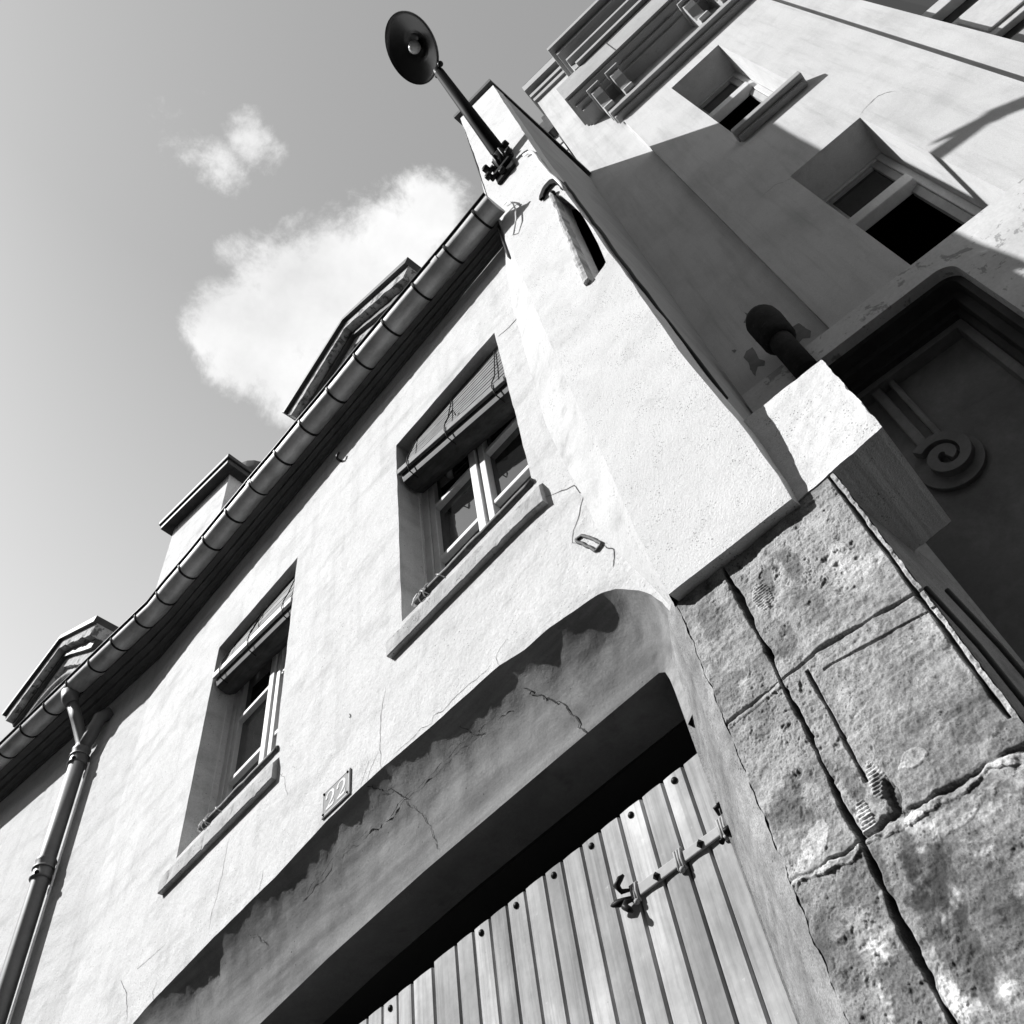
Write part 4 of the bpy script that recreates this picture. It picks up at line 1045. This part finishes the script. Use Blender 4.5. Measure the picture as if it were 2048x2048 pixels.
# shade: open bowl seen from below
nrm_=np.array([-.575,-.40,-.72]); nrm_/=np.linalg.norm(nrm_)
cr_=ray(*ZJ(475,376)); tC=(at_top@nrm_)/(cr_@nrm_); C_=cr_*tC
rl=ray(*ZJ(475,376)); 
rad=np.linalg.norm(C_-at_top)-.008
ex=at_top-C_; ex/=np.linalg.norm(ex); ey=np.cross(nrm_,ex)
def lathe(mb,prof,n=48):
    vs=[];m_=len(prof)
    for k in range(n):
        th=2*math.pi*k/n
        for (r,h) in prof: vs.append(tuple(C_+(ex*math.cos(th)+ey*math.sin(th))*r-nrm_*h))
    fs=[(k*m_+q,k*m_+q+1,((k+1)%n)*m_+q+1,((k+1)%n)*m_+q) for k in range(n) for q in range(m_-1)]
    return mb.add(vs,fs,True)
sd_=MB(); R0=rad
lathe(sd_,[(R0*1.0,-.004),(R0*1.012,.0),(R0*1.0,.006),(R0*.9,.014),(R0*.72,.026),(R0*.52,.036),(R0*.42,.044),(R0*.36,.058),(R0*.001,.06)])
lathe(sd_,[(R0*1.0,-.004),(R0*.985,.002),(R0*.88,.009),(R0*.70,.019),(R0*.50,.028),(R0*.40,.033),(R0*.38,.036),(R0*.35,.036),(R0*.33,.052),(R0*.001,.054)])
shade=sd_.build('lamp_shade',M['lampin'],lamp)
cb=C_-nrm_*.02
MB().ball(tuple(cb),R0*.19,12).build('bulb',M['bulb'],lamp)
MB().tube([tuple(C_-nrm_*.052),tuple(C_-nrm_*.035)],R0*.12,12).build('bulb_socket',M['lampin'],lamp)
hg=MB(); hg.tube([tuple(at_top-ad*.03),tuple(at_top+ad*.008)],[.021,.019],14)
hg.tube([tuple(at_top-ey*.03),tuple(at_top+ey*.03)],.008,8); hg.ball(tuple(at_top+ey*.034),.013,6)
hg.build('lamp_hinge',M['iron'],lamp)

# ================================================================== CABLES
def fpts(zf,ps,Y): return [tuple(onY(*zf(*p),Y)) for p in ps]
cbl=MB()
c1_=fpts(ZA,[(960,858),(985,842),(1010,842),(1030,862),(1045,890),(1075,925),(1105,962),(1135,985),(1160,1010),(1188,1045)],PY-.012)
cbl.tube(c1_,.0062,8)
tag(cbl.build('lamp_cable',M['cablewhite'],org=F3(c1_[-1])),'white cable bending from the lamp bracket down the pier edge','cable')
# continues dark down the flank of the pier
cb2=MB()
pts=[]
for (x,z) in rt_[::-1]:
    if z>3.15 or z<1.7: continue
    b=bk(z); t=.05+.012*math.sin(z*5); sgw=max(0,(2.15-z)*.42)
    pts.append((lerp(x,b[0],t+sgw)+.010,lerp(PY,b[1],t+sgw),z))
cb2.tube(pts,.005,7)
tag(cb2.build('power_cable',M['cableblack'],org=F3(pts[-1])),'thin black cable clipped along the shaded flank of the white pier','cable')
lw=MB()
w_=[tuple(onY(*ZK(*p),y)) for p,y in (((1505,150),.86),((1535,150),.88),((1560,185),.90),((1590,250),.93),((1615,320),.95),((1650,390),.965),((1680,440),.985))]
lw.tube(w_,.0042,6)
w2_=[tuple(onY(*ZK(*p),y)) for p,y in (((1680,440),.985),((1700,370),.94),((1712,290),.935),((1710,220),.935),((1690,175),.935),((1655,168),.935),((1630,195),.94))]
lw.tube(w2_,.003,6)
tag(lw.build('loose_wire',M['cablewhite'],org=F3(w_[-1])),'loose pale wire looped past the end of the gutter','wire')
# dark conduits behind the stone pier
cd=MB()
for k,(dx,dy) in enumerate(((0,0),(.016,.03))):
    cd.tube([(-.160+dx,1.06+dy,.3),(-.160+dx+.003*math.sin(k),1.06+dy,.62),(-.163+dx,1.065+dy,.80),(-.172+dx,1.07+dy,.93)],.0038,8)
tag(cd.build('conduit',M['cableblack'],org=F3((-.146,1.06,.3))),'dark conduits running up behind the right edge of the stone pier','conduit')

# ================================================================== GROUND
g=MB(); g.add([(-60,-60,GROUND),(60,-60,GROUND),(60,60,GROUND),(-60,60,GROUND)],[(0,1,2,3)])
tag(g.build('street',M['street']),'grey street paving below the houses','street',kind='structure')

opp=thing('unseen_sky_blocker','unseen row of houses added behind the camera to block skylight','building',(0,-9.0,0))  # added out of view: holds back low sky and bounce to deepen shadows
ob=MB(lambda p:Vector(p)); ob.box(-60,60,-22,-12,0,16.4)
ob.add([(-60,-12,16.401),(60,-12,16.401),(60,-17,20),(-60,-17,20),(60,-22,16.401),(-60,-22,16.401)],[(0,1,2,3),(3,2,4,5),(0,3,5),(1,4,2)])
ob.build('wall',M['blocker'],opp)

# ================================================================== SKY, SUN
w=bpy.data.worlds.new('World'); scene.world=w; w.use_nodes=True
nt=w.node_tree; N=nt.nodes; L=nt.links; bg=N['Background']
sky=N.new('ShaderNodeTexSky'); sky.sky_type='NISHITA'; sky.sun_disc=False
to_sun=-SUN/np.linalg.norm(SUN)
sky.sun_elevation=math.asin(to_sun[2]); sky.sun_rotation=math.atan2(to_sun[0],to_sun[1])
sky.dust_density=1.0; sky.air_density=1.0
bw=N.new('ShaderNodeRGBToBW'); L.new(sky.outputs[0],bw.inputs[0])
geo=N.new('ShaderNodeTexCoord')
def vm(op,a,b):
    n=N.new('ShaderNodeVectorMath'); n.operation=op
    for i,v in enumerate((a,b)):
        if isinstance(v,(tuple,list)): n.inputs[i].default_value=v
        elif v is not None: L.new(v,n.inputs[i])
    return n
def mm(op,a,b=None,clamp=False):
    n=N.new('ShaderNodeMath'); n.operation=op; n.use_clamp=clamp
    for i,v in enumerate((a,b)):
        if isinstance(v,(int,float)): n.inputs[i].default_value=v
        elif v is not None: L.new(v,n.inputs[i])
    return n.outputs[0]
def mr(x,a,b,c,d,smooth=False):
    n=N.new('ShaderNodeMapRange'); n.clamp=True
    if smooth: n.interpolation_type='SMOOTHSTEP'
    L.new(x,n.inputs[0])
    for i,v in enumerate((a,b,c,d)): n.inputs[i+1].default_value=v
    return n.outputs[0]
dirv=vm('NORMALIZE',geo.outputs['Generated'],None).outputs[0]
blobs=[(800,420,75,1),(740,470,95,1),(650,540,120,1),(560,590,125,1),(470,620,95,1),(410,620,60,.9),(540,690,95,.9),(460,680,70,.9),(620,640,110,1),(545,745,60,.7),(850,390,45,.6),(445,480,42,.55),
       (470,268,50,.62),(420,312,52,.62),(505,285,34,.5),(375,290,45,.42),(330,250,60,.25),(400,215,60,.15)]
fld=None
for (cx,cy,r,k) in blobs:
    d=ray(cx*1.06,cy*1.06); d=d/np.linalg.norm(d); e=ray(cx*1.06+r*1.06,cy*1.06); e=e/np.linalg.norm(e)
    cosr=float(d@e)
    dt=vm('DOT_PRODUCT',dirv,tuple(d)).outputs['Value']
    v=mr(dt,1-(1-cosr)*2.4,1.0,0,k)
    fld=v if fld is None else mm('MAXIMUM',fld,v)
def wn(s,det,ro,dist=0):
    n=N.new('ShaderNodeTexNoise'); n.inputs['Scale'].default_value=s; n.inputs['Detail'].default_value=det; n.inputs['Roughness'].default_value=ro; n.inputs['Distortion'].default_value=dist
    L.new(dirv,n.inputs['Vector']); return n.outputs['Fac']
n1=wn(11,14,.68,.3); n2=wn(34,12,.7); n3=wn(6,9,.6)
dens=mm('ADD',fld,mm('MULTIPLY',mm('SUBTRACT',n1,.5),1.7))
dens=mm('ADD',dens,mm('MULTIPLY',mm('SUBTRACT',n2,.5),.75))
dens=mm('MULTIPLY',dens,mr(fld,0,.12,0,1))
alpha=mr(dens,.25,.85,0,1,True)
SKYG=2.0
sepz=N.new('ShaderNodeSeparateXYZ'); L.new(dirv,sepz.inputs[0])
skyv=mm('MULTIPLY',mm('MULTIPLY',mm('POWER',bw.outputs[0],.6),SKYG),mr(sepz.outputs[2],.66,.92,1.5,1.0))
cloudv=mr(n3,.3,.72,4.9,7.0)
mixn=N.new('ShaderNodeMix'); mixn.data_type='FLOAT'
L.new(alpha,mixn.inputs[0]); L.new(skyv,mixn.inputs[2]); L.new(cloudv,mixn.inputs[3])
cc_=N.new('ShaderNodeCombineColor')
for i in range(3): L.new(mixn.outputs[0],cc_.inputs[i])
L.new(cc_.outputs[0],bg.inputs[0]); bg.inputs[1].default_value=.08
sl=bpy.data.lights.new('sun','SUN'); sl.energy=4.2; sl.angle=R_(.53); sl.color=(1,1,1)
so2=bpy.data.objects.new('sun',sl); col.objects.link(so2)
so2.rotation_euler=Vector(SUN).to_track_quat('-Z','Y').to_euler(); so2.location=(-6,-8,14)

# ================================================================== CAMERA
cam=bpy.data.cameras.new('camera'); co=bpy.data.objects.new('camera',cam); col.objects.link(co)
cam.sensor_fit='HORIZONTAL'; cam.sensor_width=56; cam.lens=FOC/2048*56; cam.clip_start=.05; cam.clip_end=500
xa=MC[:,0]; ya=-MC[:,1]; za=-MC[:,2]
co.matrix_world=Matrix(((xa[0],ya[0],za[0],0),(xa[1],ya[1],za[1],-D),(xa[2],ya[2],za[2],CAMH),(0,0,0,1)))
scene.camera=co
scene.render.resolution_x=scene.render.resolution_y=1024
vs_=scene.view_settings; vs_.view_transform='Standard'; vs_.look='None'; vs_.gamma=1; vs_.exposure=.95
scene.cycles.max_bounces=8 if hasattr(scene,'cycles') else 8
